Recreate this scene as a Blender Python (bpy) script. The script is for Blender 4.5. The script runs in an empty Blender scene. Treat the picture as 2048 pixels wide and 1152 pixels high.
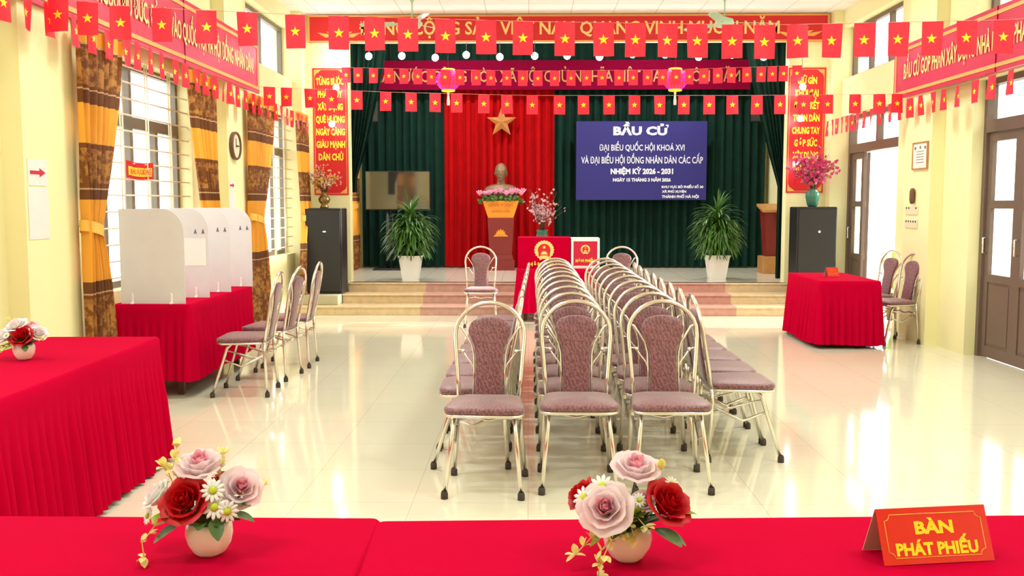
import bpy, bmesh, math, random
from mathutils import Vector, Matrix, Euler
random.seed(7)
C = bpy.context.scene.collection
PI = math.pi
F_PX = 1900.0
# ------------------------------------------------------------------ camera, world, exposure
cam_data = bpy.data.cameras.new('camera'); cam = bpy.data.objects.new('camera', cam_data); C.objects.link(cam)
cam_data.sensor_width = 36; cam_data.lens = 36 * F_PX / 2048; cam_data.clip_start = 0.05; cam_data.clip_end = 200
cam.location = (0, 0, 1.55)
cam.rotation_euler = (PI/2 - math.atan(171/F_PX), 0, math.atan(33/F_PX))
sc = bpy.context.scene; sc.camera = cam
sc.view_settings.view_transform = 'Standard'; sc.view_settings.look = 'None'
sc.view_settings.gamma = 1; sc.view_settings.use_curve_mapping = False
sc.view_settings.exposure = 0.12
sc.cycles.max_bounces = 7; sc.cycles.diffuse_bounces = 4; sc.cycles.glossy_bounces = 3
sc.cycles.transparent_max_bounces = 12; sc.cycles.sample_clamp_indirect = 6
WORLD = 4.2
w = bpy.data.worlds.new('world'); sc.world = w; w.use_nodes = True
w.node_tree.nodes['Background'].inputs[0].default_value = (0.97, 0.98, 1.0, 1)
w.node_tree.nodes['Background'].inputs[1].default_value = WORLD
sun = bpy.data.lights.new('sun', 'SUN'); sun.energy = 8; sun.angle = math.radians(2.5); sun.color = (1, .97, .9)
sun_o = bpy.data.objects.new('sun', sun); C.objects.link(sun_o)
sun_o.rotation_euler = Vector((-1, -.02, -.315)).to_track_quat('-Z', 'Y').to_euler()

# ------------------------------------------------------------------ materials
def hexc(r, g, b):
    f = lambda c: (c/255/12.92 if c/255 <= .04045 else ((c/255+.055)/1.055)**2.4)
    return (f(r), f(g), f(b), 1)
def mat(name, rgb, rough=.6, metal=0, spec=.5, vary=0, vscale=8, sheen=0, emit=None, estr=0, coat=0, bump=0, bscale=60, trans=0):
    m = bpy.data.materials.new(name); m.use_nodes = True
    nt = m.node_tree; b = nt.nodes['Principled BSDF']; c = hexc(*rgb)
    b.inputs['Base Color'].default_value = c
    b.inputs['Roughness'].default_value = rough; b.inputs['Metallic'].default_value = metal
    b.inputs['Specular IOR Level'].default_value = spec
    if sheen: b.inputs['Sheen Weight'].default_value = sheen; b.inputs['Sheen Roughness'].default_value = .4
    if coat: b.inputs['Coat Weight'].default_value = coat
    if emit: b.inputs['Emission Color'].default_value = hexc(*emit); b.inputs['Emission Strength'].default_value = estr
    tc = nt.nodes.new('ShaderNodeTexCoord')
    n = nt.nodes.new('ShaderNodeTexNoise'); n.inputs['Scale'].default_value = vscale; n.inputs['Detail'].default_value = 4
    nt.links.new(tc.outputs['Object'], n.inputs['Vector'])
    v = vary or .04
    mx = nt.nodes.new('ShaderNodeMix'); mx.data_type = 'RGBA'; mx.blend_type = 'MULTIPLY'
    mr = nt.nodes.new('ShaderNodeMapRange'); mr.inputs['From Min'].default_value = .3; mr.inputs['From Max'].default_value = .7
    mr.inputs['To Min'].default_value = 1 - v; mr.inputs['To Max'].default_value = 1
    nt.links.new(n.outputs['Fac'], mr.inputs['Value'])
    mx.inputs[0].default_value = 1; mx.inputs[6].default_value = c
    nt.links.new(mr.outputs[0], mx.inputs[7]); nt.links.new(mx.outputs[2], b.inputs['Base Color'])
    if bump:
        n2 = nt.nodes.new('ShaderNodeTexNoise'); n2.inputs['Scale'].default_value = bscale
        nt.links.new(tc.outputs['Object'], n2.inputs['Vector'])
        bp = nt.nodes.new('ShaderNodeBump'); bp.inputs['Strength'].default_value = bump; bp.inputs['Distance'].default_value = .01
        nt.links.new(n2.outputs['Fac'], bp.inputs['Height']); nt.links.new(bp.outputs[0], b.inputs['Normal'])
    if trans:
        tr = nt.nodes.new('ShaderNodeBsdfTranslucent'); nt.links.new(mx.outputs[2], tr.inputs['Color'])
        ms = nt.nodes.new('ShaderNodeMixShader'); ms.inputs[0].default_value = trans
        out = nt.nodes['Material Output']
        nt.links.new(b.outputs[0], ms.inputs[1]); nt.links.new(tr.outputs[0], ms.inputs[2]); nt.links.new(ms.outputs[0], out.inputs[0])
    return m
M = {}
M['wall'] = mat('yellow_wall_paint', (246, 239, 184), .8, vary=.03, vscale=2, bump=.05)
M['ceiling_plain'] = mat('cream_ceiling', (246, 240, 228), .8)
M['white_wood'] = mat('white_paint', (235, 232, 220), .5)
M['frame_dark'] = mat('taupe_metal_frame', (118, 106, 92), .45, vary=.06)
M['door_brown'] = mat('brown_painted_door', (112, 92, 80), .45, vary=.06)
M['grille'] = mat('cream_grille', (240, 228, 200), .5)
M['cloth'] = mat('crimson_table_cloth', (192, 0, 48), .95, spec=.03, vary=.05, vscale=3, bump=.05, bscale=300)
M['flag_red'] = mat('flag_red_film', (246, 44, 64), .55, trans=.25)
M['star'] = mat('flag_star_yellow', (255, 228, 30), .5)
M['cord'] = mat('pale_cord', (225, 150, 140), .7)
M['banner_red'] = mat('banner_red', (212, 22, 30), .45)
M['banner_magenta'] = mat('banner_crimson', (205, 8, 62), .4)
M['banner_wine'] = mat('banner_wine', (120, 0, 44), .95, spec=.1)
M['gold_trim'] = mat('gold_trim', (240, 170, 90), .5)
M['letter_cream'] = mat('cream_lettering', (250, 215, 130), .5)
M['letter_yellow'] = mat('yellow_lettering', (255, 225, 60), .5)
M['letter_gold'] = mat('dull_gold_lettering', (176, 136, 74), .5)
M['letter_white'] = mat('white_lettering', (225, 225, 235), .6)
M['letter_orange'] = mat('orange_lettering', (222, 110, 25), .6)
M['green_curtain'] = mat('dark_green_velvet', (12, 48, 38), .85, spec=.2, vary=.25, vscale=5)
M['red_curtain'] = mat('red_velvet', (180, 0, 8), .85, spec=.15, vary=.15, vscale=5)
M['blue'] = mat('navy_board', (30, 25, 112), .55)
M['black'] = mat('black_grille', (38, 35, 32), .7, bump=.3, bscale=400)
M['black_plastic'] = mat('black_plastic', (28, 27, 27), .4)
M['rubber'] = mat('dark_rubber', (70, 60, 52), .7)
M['steel'] = mat('champagne_steel', (234, 229, 216), .2, metal=.9)
M['white_ceramic'] = mat('white_ceramic', (245, 236, 222), .25)
M['plastic_white'] = mat('white_planter', (245, 242, 235), .45)
M['acrylic'] = mat('white_plastic_panel', (243, 240, 240), .35, trans=.3)
M['clip'] = mat('clear_clip', (255, 246, 238), .2)
M['paper'] = mat('white_paper', (248, 232, 228), .7)
M['paper_red'] = mat('red_ink', (205, 30, 60), .6)
M['grey_ink'] = mat('grey_ink', (110, 105, 112), .6)
M['bronze'] = mat('bronze_vase', (120, 95, 50), .3, metal=.7)
M['green_glaze'] = mat('green_glaze', (60, 120, 100), .25)
M['branch'] = mat('branch_brown', (105, 70, 45), .8)
M['pink'] = mat('pink_petals', (248, 120, 165), .6, vary=.3, vscale=30, trans=.2)
M['hot_pink'] = mat('deep_pink_petals', (236, 60, 130), .6, vary=.3, vscale=30, trans=.2)
M['pale_blossom'] = mat('pale_pink_petals', (250, 205, 215), .6, vary=.2, vscale=40, trans=.2)
M['dry_gold'] = mat('golden_dried_flowers', (235, 185, 70), .6, vary=.3, vscale=40)
M['leaf'] = mat('dracaena_green', (88, 138, 52), .35, vary=.55, vscale=12, trans=.15)
M['leaf_dark'] = mat('dark_leaf', (84, 116, 48), .45, vary=.3, vscale=20, trans=.15)
M['leaf_light'] = mat('fresh_leaf', (150, 190, 40), .45, vary=.2, vscale=20, trans=.2)
M['sprig'] = mat('cream_yellow_sprig', (246, 232, 150), .5, vary=.15, vscale=40, trans=.2)
M['rose_red'] = mat('red_silk_rose', (214, 6, 22), .5, vary=.25, vscale=30, trans=.2)
M['rose_pink'] = mat('blush_silk_rose', (255, 236, 240), .5, vary=.04, vscale=30, trans=.4)
M['rose_core'] = mat('rose_heart_pink', (252, 178, 196), .5, vary=.1, vscale=30, trans=.35)
M['white_petal'] = mat('white_silk_petal', (252, 248, 244), .5, trans=.25)
M['daisy_eye'] = mat('daisy_centre', (190, 200, 30), .6)
M['lotus'] = mat('lotus_pink', (255, 165, 200), .5, vary=.3, vscale=20)
M['planter_gold'] = mat('ochre_gold_planter', (232, 150, 40), .45)
M['burgundy'] = mat('burgundy_pedestal', (128, 36, 34), .4)
M['bust'] = mat('tarnished_bronze_gold', (140, 110, 80), .5, metal=.25, vary=.2, vscale=12)
M['wood'] = mat('orange_wood', (196, 140, 80), .4, vary=.2)
M['wood_dark'] = mat('dark_table_wood', (90, 50, 30), .5)
M['screen'] = mat('dark_screen', (135, 128, 120), .06, metal=.9)
M['concrete'] = mat('grey_plinth', (188, 180, 150), .8, vary=.1)
M['fan_green'] = mat('pale_green_enamel', (185, 220, 190), .35)
M['tan_wood'] = mat('clock_wood', (110, 72, 50), .5)
M['cream'] = mat('cream_face', (245, 225, 190), .5)
M['bulb'] = mat('white_led', (255, 255, 255), .4, emit=(235, 245, 255), estr=45)
M['led_magenta'] = mat('magenta_led', (230, 0, 200), .5, emit=(215, 10, 235), estr=1.1)
M['led_yellow'] = mat('yellow_led', (255, 220, 60), .5, emit=(255, 180, 40), estr=1.6)
M['led_red'] = mat('orange_red_led', (255, 60, 60), .5, emit=(225, 20, 60), estr=.35)
M['card_red'] = mat('red_gloss_card', (226, 14, 14), .2, coat=.5)
M['card_yellow'] = mat('card_yellow_letters', (252, 222, 16), .4)
M['card_line'] = mat('card_yellow_line', (252, 180, 70), .4)
M['card_inside'] = mat('card_unprinted_back', (205, 175, 160), .7)
M['tie_gold'] = mat('gold_tieback', (240, 185, 80), .7)
M['outside_ground'] = mat('pale_yard_paving', (225, 222, 210), .9)
M['outside_wall'] = mat('pale_yard_wall', (235, 232, 222), .9)

def glass():
    m = bpy.data.materials.new('thin_window_glass'); m.use_nodes = True; nt = m.node_tree; nt.nodes.clear()
    o = nt.nodes.new('ShaderNodeOutputMaterial'); t = nt.nodes.new('ShaderNodeBsdfTransparent'); g = nt.nodes.new('ShaderNodeBsdfGlossy')
    g.inputs['Roughness'].default_value = .02; ms = nt.nodes.new('ShaderNodeMixShader'); ms.inputs[0].default_value = .06
    t.inputs[0].default_value = (.96, .98, .97, 1)
    nt.links.new(t.outputs[0], ms.inputs[1]); nt.links.new(g.outputs[0], ms.inputs[2]); nt.links.new(ms.outputs[0], o.inputs[0]); return m
M['glass'] = glass()

def tile_mat(name, col, line, tile, rough, mortar, vary_col=None, coat=0):
    m = bpy.data.materials.new(name); m.use_nodes = True; nt = m.node_tree; b = nt.nodes['Principled BSDF']
    tc = nt.nodes.new('ShaderNodeTexCoord'); br = nt.nodes.new('ShaderNodeTexBrick'); br.offset = 0; br.squash = 1
    br.inputs['Scale'].default_value = 1; br.inputs['Brick Width'].default_value = tile; br.inputs['Row Height'].default_value = tile
    br.inputs['Mortar Size'].default_value = mortar; br.inputs['Mortar Smooth'].default_value = .3
    br.inputs['Color1'].default_value = hexc(*col); br.inputs['Color2'].default_value = hexc(*(vary_col or col)); br.inputs['Mortar'].default_value = hexc(*line)
    nt.links.new(tc.outputs['Object'], br.inputs['Vector'])
    n = nt.nodes.new('ShaderNodeTexNoise'); n.inputs['Scale'].default_value = 1.3; n.inputs['Detail'].default_value = 5
    nt.links.new(tc.outputs['Object'], n.inputs['Vector'])
    mr = nt.nodes.new('ShaderNodeMapRange'); mr.inputs['To Min'].default_value = .95; mr.inputs['To Max'].default_value = 1.03
    nt.links.new(n.outputs['Fac'], mr.inputs['Value'])
    mx = nt.nodes.new('ShaderNodeMix'); mx.data_type = 'RGBA'; mx.blend_type = 'MULTIPLY'; mx.inputs[0].default_value = 1
    nt.links.new(br.outputs['Color'], mx.inputs[6]); nt.links.new(mr.outputs[0], mx.inputs[7]); nt.links.new(mx.outputs[2], b.inputs['Base Color'])
    b.inputs['Roughness'].default_value = rough; b.inputs['Coat Weight'].default_value = coat; b.inputs['Coat Roughness'].default_value = .05
    return m
M['floor'] = tile_mat('glossy_cream_tile', (238, 231, 204), (202, 194, 166), .6, .09, .0018, (241, 234, 208), coat=.3)
M['stage_floor'] = tile_mat('pale_stage_tile', (240, 234, 214), (200, 190, 168), .4, .12, .003)
M['ceiling'] = tile_mat('ceiling_panels', (244, 242, 234), (206, 196, 176), .6, .8, .006)

def step_mat():
    m = bpy.data.materials.new('granite_step_slabs'); m.use_nodes = True; nt = m.node_tree; b = nt.nodes['Principled BSDF']
    tc = nt.nodes.new('ShaderNodeTexCoord'); sx = nt.nodes.new('ShaderNodeSeparateXYZ'); nt.links.new(tc.outputs['Object'], sx.inputs[0])
    cr = nt.nodes.new('ShaderNodeValToRGB'); mr = nt.nodes.new('ShaderNodeMapRange'); mr.inputs['From Min'].default_value = -3.3; mr.inputs['From Max'].default_value = 4.3
    nt.links.new(sx.outputs[0], mr.inputs['Value']); nt.links.new(mr.outputs[0], cr.inputs[0]); cr.color_ramp.interpolation = 'CONSTANT'
    e = cr.color_ramp.elements; e[0].color = hexc(216, 190, 148); e[1].position = .235; e[1].color = hexc(202, 160, 144)
    for p, c in ((.43, (208, 166, 148)), (.64, (206, 158, 142)), (.805, (222, 200, 160))):
        x = e.new(p); x.color = hexc(*c)
    n = nt.nodes.new('ShaderNodeTexNoise'); n.inputs['Scale'].default_value = 14; n.inputs['Detail'].default_value = 8
    nt.links.new(tc.outputs['Object'], n.inputs['Vector'])
    mr2 = nt.nodes.new('ShaderNodeMapRange'); mr2.inputs['To Min'].default_value = .72; mr2.inputs['To Max'].default_value = 1.2
    nt.links.new(n.outputs['Fac'], mr2.inputs['Value'])
    mx = nt.nodes.new('ShaderNodeMix'); mx.data_type = 'RGBA'; mx.blend_type = 'MULTIPLY'; mx.inputs[0].default_value = 1
    nt.links.new(cr.outputs[0], mx.inputs[6]); nt.links.new(mr2.outputs[0], mx.inputs[7]); nt.links.new(mx.outputs[2], b.inputs['Base Color'])
    b.inputs['Roughness'].default_value = .25
    return m
M['step'] = step_mat()

def fabric_mat():
    m = bpy.data.materials.new('mauve_patterned_fabric'); m.use_nodes = True; nt = m.node_tree; b = nt.nodes['Principled BSDF']
    tc = nt.nodes.new('ShaderNodeTexCoord'); mp = nt.nodes.new('ShaderNodeMapping'); mp.inputs['Rotation'].default_value = (0, .6, .6)
    mp.inputs['Scale'].default_value = (1, 1, .8)
    v = nt.nodes.new('ShaderNodeTexWave'); v.inputs['Scale'].default_value = 20; v.inputs['Distortion'].default_value = 9; v.inputs['Detail'].default_value = 3; v.inputs['Detail Scale'].default_value = 3
    nt.links.new(tc.outputs['Object'], mp.inputs[0]); nt.links.new(mp.outputs[0], v.inputs[0])
    cr = nt.nodes.new('ShaderNodeValToRGB'); cr.color_ramp.elements[0].position = .35; cr.color_ramp.elements[1].position = .6
    cr.color_ramp.elements[0].color = hexc(100, 50, 56); cr.color_ramp.elements[1].color = hexc(138, 84, 90)
    nt.links.new(v.outputs['Fac'], cr.inputs[0]); nt.links.new(cr.outputs[0], b.inputs['Base Color'])
    b.inputs['Roughness'].default_value = .42; b.inputs['Specular IOR Level'].default_value = .7; b.inputs['Sheen Weight'].default_value = .4
    return m
M['fabric'] = fabric_mat()

def pattern_curtain_mat():
    # bands by height (object Z): plain ochre and brown with a gold tree motif
    m = bpy.data.materials.new('brown_gold_banded_curtain'); m.use_nodes = True; nt = m.node_tree; b = nt.nodes['Principled BSDF']
    tc = nt.nodes.new('ShaderNodeTexCoord'); s = nt.nodes.new('ShaderNodeSeparateXYZ'); nt.links.new(tc.outputs['Object'], s.inputs[0])
    mr = nt.nodes.new('ShaderNodeMapRange'); mr.inputs['From Max'].default_value = 3.0; nt.links.new(s.outputs[2], mr.inputs['Value'])
    def ramp(stops, interp='CONSTANT'):
        cr = nt.nodes.new('ShaderNodeValToRGB'); cr.color_ramp.interpolation = interp; e = cr.color_ramp.elements
        e[0].position = 0; e[0].color = stops[0][1]; e[1].position = stops[1][0]/3; e[1].color = stops[1][1]
        for z, c in stops[2:]:
            x = e.new(z/3); x.color = c
        nt.links.new(mr.outputs[0], cr.inputs[0]); return cr
    O = hexc(246, 178, 62); B = hexc(128, 74, 32); D = hexc(118, 70, 34); L = hexc(214, 176, 130)
    base = ramp([(0, B), (.88, L), (.892, D), (.98, O), (1.56, D), (1.64, L), (1.652, B), (1.965, O), (2.25, D), (2.335, L), (2.347, B), (2.655, L), (2.667, O)])
    mask = ramp([(0, (1, 1, 1, 1)), (.86, (0, 0, 0, 1)), (1.68, (1, 1, 1, 1)), (1.93, (0, 0, 0, 1)), (2.37, (1, 1, 1, 1)), (2.63, (0, 0, 0, 1))])
    n = nt.nodes.new('ShaderNodeTexNoise'); n.inputs['Scale'].default_value = 13; n.inputs['Detail'].default_value = 5; n.inputs['Roughness'].default_value = .7
    nt.links.new(tc.outputs['Object'], n.inputs['Vector'])
    c2 = nt.nodes.new('ShaderNodeValToRGB'); c2.color_ramp.elements[0].position = .46; c2.color_ramp.elements[1].position = .58
    nt.links.new(n.outputs['Fac'], c2.inputs[0])
    mul = nt.nodes.new('ShaderNodeMath'); mul.operation = 'MULTIPLY'; nt.links.new(c2.outputs[0], mul.inputs[0]); nt.links.new(mask.outputs[0], mul.inputs[1])
    mx = nt.nodes.new('ShaderNodeMix'); mx.data_type = 'RGBA'; nt.links.new(mul.outputs[0], mx.inputs[0]); nt.links.new(base.outputs[0], mx.inputs[6]); mx.inputs[7].default_value = hexc(194, 136, 66)
    nt.links.new(mx.outputs[2], b.inputs['Base Color']); b.inputs['Roughness'].default_value = .6
    tr = nt.nodes.new('ShaderNodeBsdfTranslucent'); nt.links.new(mx.outputs[2], tr.inputs['Color'])
    ms = nt.nodes.new('ShaderNodeMixShader'); ms.inputs[0].default_value = .35
    nt.links.new(b.outputs[0], ms.inputs[1]); nt.links.new(tr.outputs[0], ms.inputs[2]); nt.links.new(ms.outputs[0], nt.nodes['Material Output'].inputs[0])
    return m
M['curtain_pattern'] = pattern_curtain_mat()

# ------------------------------------------------------------------ mesh builder
class MB:
    def __init__(s): s.v = []; s.f = []; s.m = []; s.sm = []
    def add(s, vs, fs, mi=0, smooth=False):
        o = len(s.v); s.v += [tuple(v) for v in vs]
        for f in fs: s.f.append(tuple(i+o for i in f)); s.m.append(mi); s.sm.append(smooth)
    def box(s, x0, x1, y0, y1, z0, z1, mi=0, mtx=None):
        vs = [Vector((x, y, z)) for z in (z0, z1) for y in (y0, y1) for x in (x0, x1)]
        if mtx: vs = [mtx @ v for v in vs]
        s.add(vs, [(0, 2, 3, 1), (4, 5, 7, 6), (0, 1, 5, 4), (2, 6, 7, 3), (0, 4, 6, 2), (1, 3, 7, 5)], mi)
    def bbox(s, x0, x1, y0, y1, z0, z1, r=.01, mi=0):
        # box with rounded (chamfered) vertical and horizontal edges
        vs = []; fs = []
        def ring(z, i): 
            a, b, c, d = x0+i, x1-i, y0+i, y1-i; k = r*.8
            return [(a+k, c, z), (b-k, c, z), (b, c+k, z), (b, d-k, z), (b-k, d, z), (a+k, d, z), (a, d-k, z), (a, c+k, z)]
        zs = [(z0, r*.7), (z0+r*.7, 0), (z1-r*.7, 0), (z1, r*.7)]
        for z, i in zs: vs += ring(z, i)
        for k in range(3):
            for j in range(8): a = k*8+j; b = k*8+(j+1) % 8; fs.append((a, b, b+8, a+8))
        fs.append(tuple(range(7, -1, -1))); fs.append(tuple(range(24, 32)))
        s.add(vs, fs, mi)
    def tube(s, pts, r, n=8, mi=0, close=False, cap=True):
        pts = [Vector(p) for p in pts]; N = len(pts); rr = r if isinstance(r, (list, tuple)) else [r]*N
        vs = []; prev = None
        for i, p in enumerate(pts):
            if close: t = pts[(i+1) % N]-pts[i-1]
            else: t = pts[min(i+1, N-1)]-pts[max(i-1, 0)]
            t.normalize()
            if prev is None:
                a = Vector((0, 0, 1)) if abs(t.z) < .9 else Vector((1, 0, 0)); prev = (a - t*a.dot(t)).normalized()
            else:
                prev = (prev - t*prev.dot(t)); prev.normalize()
            q = t.cross(prev)
            for k in range(n):
                an = 2*PI*k/n; vs.append(p + (prev*math.cos(an)+q*math.sin(an))*rr[i])
        fs = []
        for i in range(N if close else N-1):
            a = i*n; b = ((i+1) % N)*n
            for k in range(n): fs.append((a+k, a+(k+1) % n, b+(k+1) % n, b+k))
        s.add(vs, fs, mi, True)
        if cap and not close:
            o = len(s.v)-len(vs)
            s.f.append(tuple(o+k for k in range(n-1, -1, -1))); s.m.append(mi); s.sm.append(False)
            s.f.append(tuple(o+(N-1)*n+k for k in range(n))); s.m.append(mi); s.sm.append(False)
    def lathe(s, prof, n=24, mi=0, c=(0, 0, 0), mod=None, smooth=True, mtx=None):
        vs = []; fs = []
        for r, z in prof:
            for k in range(n):
                a = 2*PI*k/n; q = r*(mod(a, z) if mod else 1); v = Vector((c[0]+q*math.cos(a), c[1]+q*math.sin(a), c[2]+z))
                vs.append(mtx @ v if mtx else v)
        for i in range(len(prof)-1):
            for k in range(n): a = i*n+k; b = i*n+(k+1) % n; fs.append((a, b, b+n, a+n))
        s.add(vs, fs, mi, smooth)
    def ball(s, c, r, n=8, m=6, mi=0, sc=(1, 1, 1), mtx=None):
        vs = []; fs = []
        for i in range(m+1):
            t = PI*i/m
            for k in range(n):
                a = 2*PI*k/n; v = Vector((sc[0]*r*math.sin(t)*math.cos(a), sc[1]*r*math.sin(t)*math.sin(a), -sc[2]*r*math.cos(t)))
                if mtx: v = mtx @ v
                vs.append(Vector(c)+v)
        for i in range(m):
            for k in range(n): a = i*n+k; b = i*n+(k+1) % n; fs.append((a, b, b+n, a+n))
        s.add(vs, fs, mi, True)
    def prism(s, poly, h, mtx=None, mi=0, mi_side=None):
        # polygon in XY extruded 0..h in z
        n = len(poly); vs = [Vector((x, y, 0)) for x, y in poly]+[Vector((x, y, h)) for x, y in poly]
        if mtx: vs = [mtx @ v for v in vs]
        o = len(s.v); s.v += [tuple(v) for v in vs]
        s.f.append(tuple(o+i for i in range(n-1, -1, -1))); s.f.append(tuple(o+n+i for i in range(n))); s.m += [mi, mi]; s.sm += [False]*2
        for i in range(n): s.f.append((o+i, o+(i+1) % n, o+n+(i+1) % n, o+n+i)); s.m.append(mi if mi_side is None else mi_side); s.sm.append(False)
    def star(s, c, R, h, mtx=None, mi=0, ridge=0):
        n = 10; pts = []
        for k in range(n):
            r = R if k % 2 == 0 else R*.40; a = PI/2+k*PI/5; pts.append((c[0]+r*math.cos(a), c[1]+r*math.sin(a)))
        vs = [Vector((x, y, 0)) for x, y in pts]+[Vector((c[0], c[1], h+ridge))]+[Vector((x, y, h)) for x, y in pts]
        if mtx: vs = [mtx @ v for v in vs]
        fs = [(11+k, 11+(k+1) % n, n) for k in range(n)]+[(k, (k+1) % n, 11+(k+1) % n, 11+k) for k in range(n)]
        s.add(vs, fs, mi)
    def grid(s, fn, nu, nv, mi=0, smooth=True):
        vs = [fn(i/nu, j/nv) for j in range(nv+1) for i in range(nu+1)]; fs = []
        for j in range(nv):
            for i in range(nu): a = j*(nu+1)+i; fs.append((a, a+1, a+nu+2, a+nu+1))
        s.add(vs, fs, mi, smooth)
    def cushion(s, outline, t, place, mi=0, inset=.012, dome=.3):
        # outline (2d ccw), thickness t, place(x,y,h)->vector
        cx = sum(p[0] for p in outline)/len(outline); cy = sum(p[1] for p in outline)/len(outline)
        def sh(k): 
            out = []
            for x, y in outline:
                d = Vector((x-cx, y-cy)); L = d.length or 1; out.append((x-d.x/L*k, y-d.y/L*k))
            return out
        rings = [(inset*1.6, -t/2), (inset*.3, -t/2*.8), (0, 0), (inset*.3, t/2*.75), (inset*1.3, t/2), (inset*4, t/2*(1+dome*.6))]
        n = len(outline); vs = []; fs = []
        for k, h in rings: vs += [place(x, y, h) for x, y in sh(k)]
        vs.append(place(cx, cy, t/2*(1+dome)))
        for i in range(len(rings)-1):
            for k in range(n): a = i*n+k; b = i*n+(k+1) % n; fs.append((a, b, b+n, a+n))
        L = (len(rings)-1)*n
        for k in range(n): fs.append((L+k, L+(k+1) % n, L+n))
        fs.append(tuple(range(n-1, -1, -1)))
        s.add(vs, fs, mi, True)
    def build(s, name, mats, parent=None, loc=None, rot=None):
        me = bpy.data.meshes.new(name); me.from_pydata(s.v, [], s.f)
        for m in (mats if isinstance(mats, (list, tuple)) else [mats]): me.materials.append(M[m] if isinstance(m, str) else m)
        me.polygons.foreach_set('material_index', s.m); me.polygons.foreach_set('use_smooth', s.sm); me.update()
        o = bpy.data.objects.new(name, me); C.objects.link(o)
        if parent: o.parent = parent
        if loc: o.location = loc
        if rot: o.rotation_euler = rot
        return o
def thing(name, label, cat, loc=(0, 0, 0), rz=0, group=None):
    o = bpy.data.objects.new(name, None); C.objects.link(o); o.location = loc; o.rotation_euler = (0, 0, rz); o.empty_display_size = .1
    o['label'] = label; o['category'] = cat
    if group: o['group'] = group
    return o
def tag(o, label, cat, group=None):
    o['label'] = label; o['category'] = cat
    if group: o['group'] = group
    return o
def struct(o): o['kind'] = 'structure'; return o
def sempty(name, loc=(0, 0, 0)):
    o = bpy.data.objects.new(name, None); C.objects.link(o); o.location = loc; o['kind'] = 'structure'; return o
KIDS = {}
def copy_tree(root, loc=None, rz=None, label=None, group=None):
    kids = {}
    for o in bpy.data.objects:
        if o.parent: kids.setdefault(o.parent.name, []).append(o)
    def rec(o, par):
        c = o.copy(); C.objects.link(c)
        if par: c.parent = par
        for k in kids.get(o.name, []): rec(k, c)
        return c
    c = rec(root, None)
    if loc: c.location = loc
    if rz is not None: c.rotation_euler = (0, 0, rz)
    if label: c['label'] = label
    if group: c['group'] = group
    return c
# orientation matrices: local x = reading direction, y = up, z = towards the viewer
def face_mtx(kind, o):
    R = {'front': ((1, 0, 0), (0, 0, 1), (0, -1, 0)), 'left': ((0, 1, 0), (0, 0, 1), (1, 0, 0)), 'right': ((0, -1, 0), (0, 0, 1), (-1, 0, 0))}[kind]
    m = Matrix((R[0], R[1], R[2])).transposed().to_4x4(); m.translation = Vector(o); return m
def text(body, name, m, mtx, width, cap, parent=None, depth=.003, bold=.02, line=1.0):
    cu = bpy.data.curves.new(name, 'FONT'); cu.body = body; cu.size = 1; cu.align_x = 'CENTER'; cu.offset = bold; cu.resolution_u = 2
    cu.space_line = line
    t = bpy.data.objects.new(name+'_curve', cu); C.objects.link(t); bpy.context.view_layer.update()
    dg = bpy.context.evaluated_depsgraph_get(); me = bpy.data.meshes.new_from_object(t.evaluated_get(dg))
    bpy.data.objects.remove(t); bpy.data.curves.remove(cu)
    xs = [v.co.x for v in me.vertices]; x0, x1 = min(xs), max(xs); sx = width/(x1-x0); sy = cap/.73
    for v in me.vertices:
        c = v.co; v.co = mtx @ Vector(((c.x-(x0+x1)/2)*sx, c.y*sy, depth))
    me.materials.clear(); me.materials.append(M[m]); me.name = name
    o = bpy.data.objects.new(name, me); C.objects.link(o)
    if parent: o.parent = parent
    return o

# ------------------------------------------------------------------ room shell
XL, XR, YB, YF, ZC = -3.36, 4.44, -3.0, 13.9, 4.24
ZS = .39                     # stage floor height
b = MB(); b.box(XL-.25, XR+.25, YB-.2, 13.42, -.1, 0); struct(b.build('floor', 'floor'))
b = MB(); b.box(XL-.25, XR+.25, YB-.2, YF, ZC, ZC+.1); struct(b.build('ceiling', 'ceiling'))
def wall_yz(name, x0, x1, y0, y1, z0, z1, holes):
    ys = sorted({y0, y1, *[h[0] for h in holes], *[h[1] for h in holes]}); zs = sorted({z0, z1, *[h[2] for h in holes], *[h[3] for h in holes]})
    b = MB()
    for i in range(len(ys)-1):
        run = None
        for j in range(len(zs)-1):
            cy, cz = (ys[i]+ys[i+1])/2, (zs[j]+zs[j+1])/2
            solid = not any(h[0] < cy < h[1] and h[2] < cz < h[3] for h in holes)
            if solid: run = (run[0], zs[j+1]) if run else (zs[j], zs[j+1])
            if (not solid or j == len(zs)-2) and run:
                b.box(x0, x1, ys[i], ys[i+1], run[0], run[1]); run = None
    return struct(b.build(name, 'wall'))
LB = [(-1.4, 1.0), (2.9, 5.3), (7.25, 9.5), (11.45, 13.62)]     # window bays of the left wall
RB = [(-1.4, 1.0), (3.0, 5.4), (7.1, 9.68), (11.6, 13.72)]
ZW0, ZW1, ZU0, ZU1 = .83, 2.76, 3.28, 4.0
wall_yz('wall_left', XL-.24, XL, YB, YF+.2, 0, ZC+.4, [(a, c, ZW0, ZW1) for a, c in LB]+[(a, c, ZU0, ZU1) for a, c in LB])
wall_yz('wall_right', XR, XR+.24, YB, YF+.2, 0, ZC+.4, [(a, c, ZW0, ZW1) for a, c in RB[:2]]+[(a, c, 0, ZW1) for a, c in RB[2:]]+[(a, c, ZU0, ZU1) for a, c in RB])
n = 1
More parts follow.
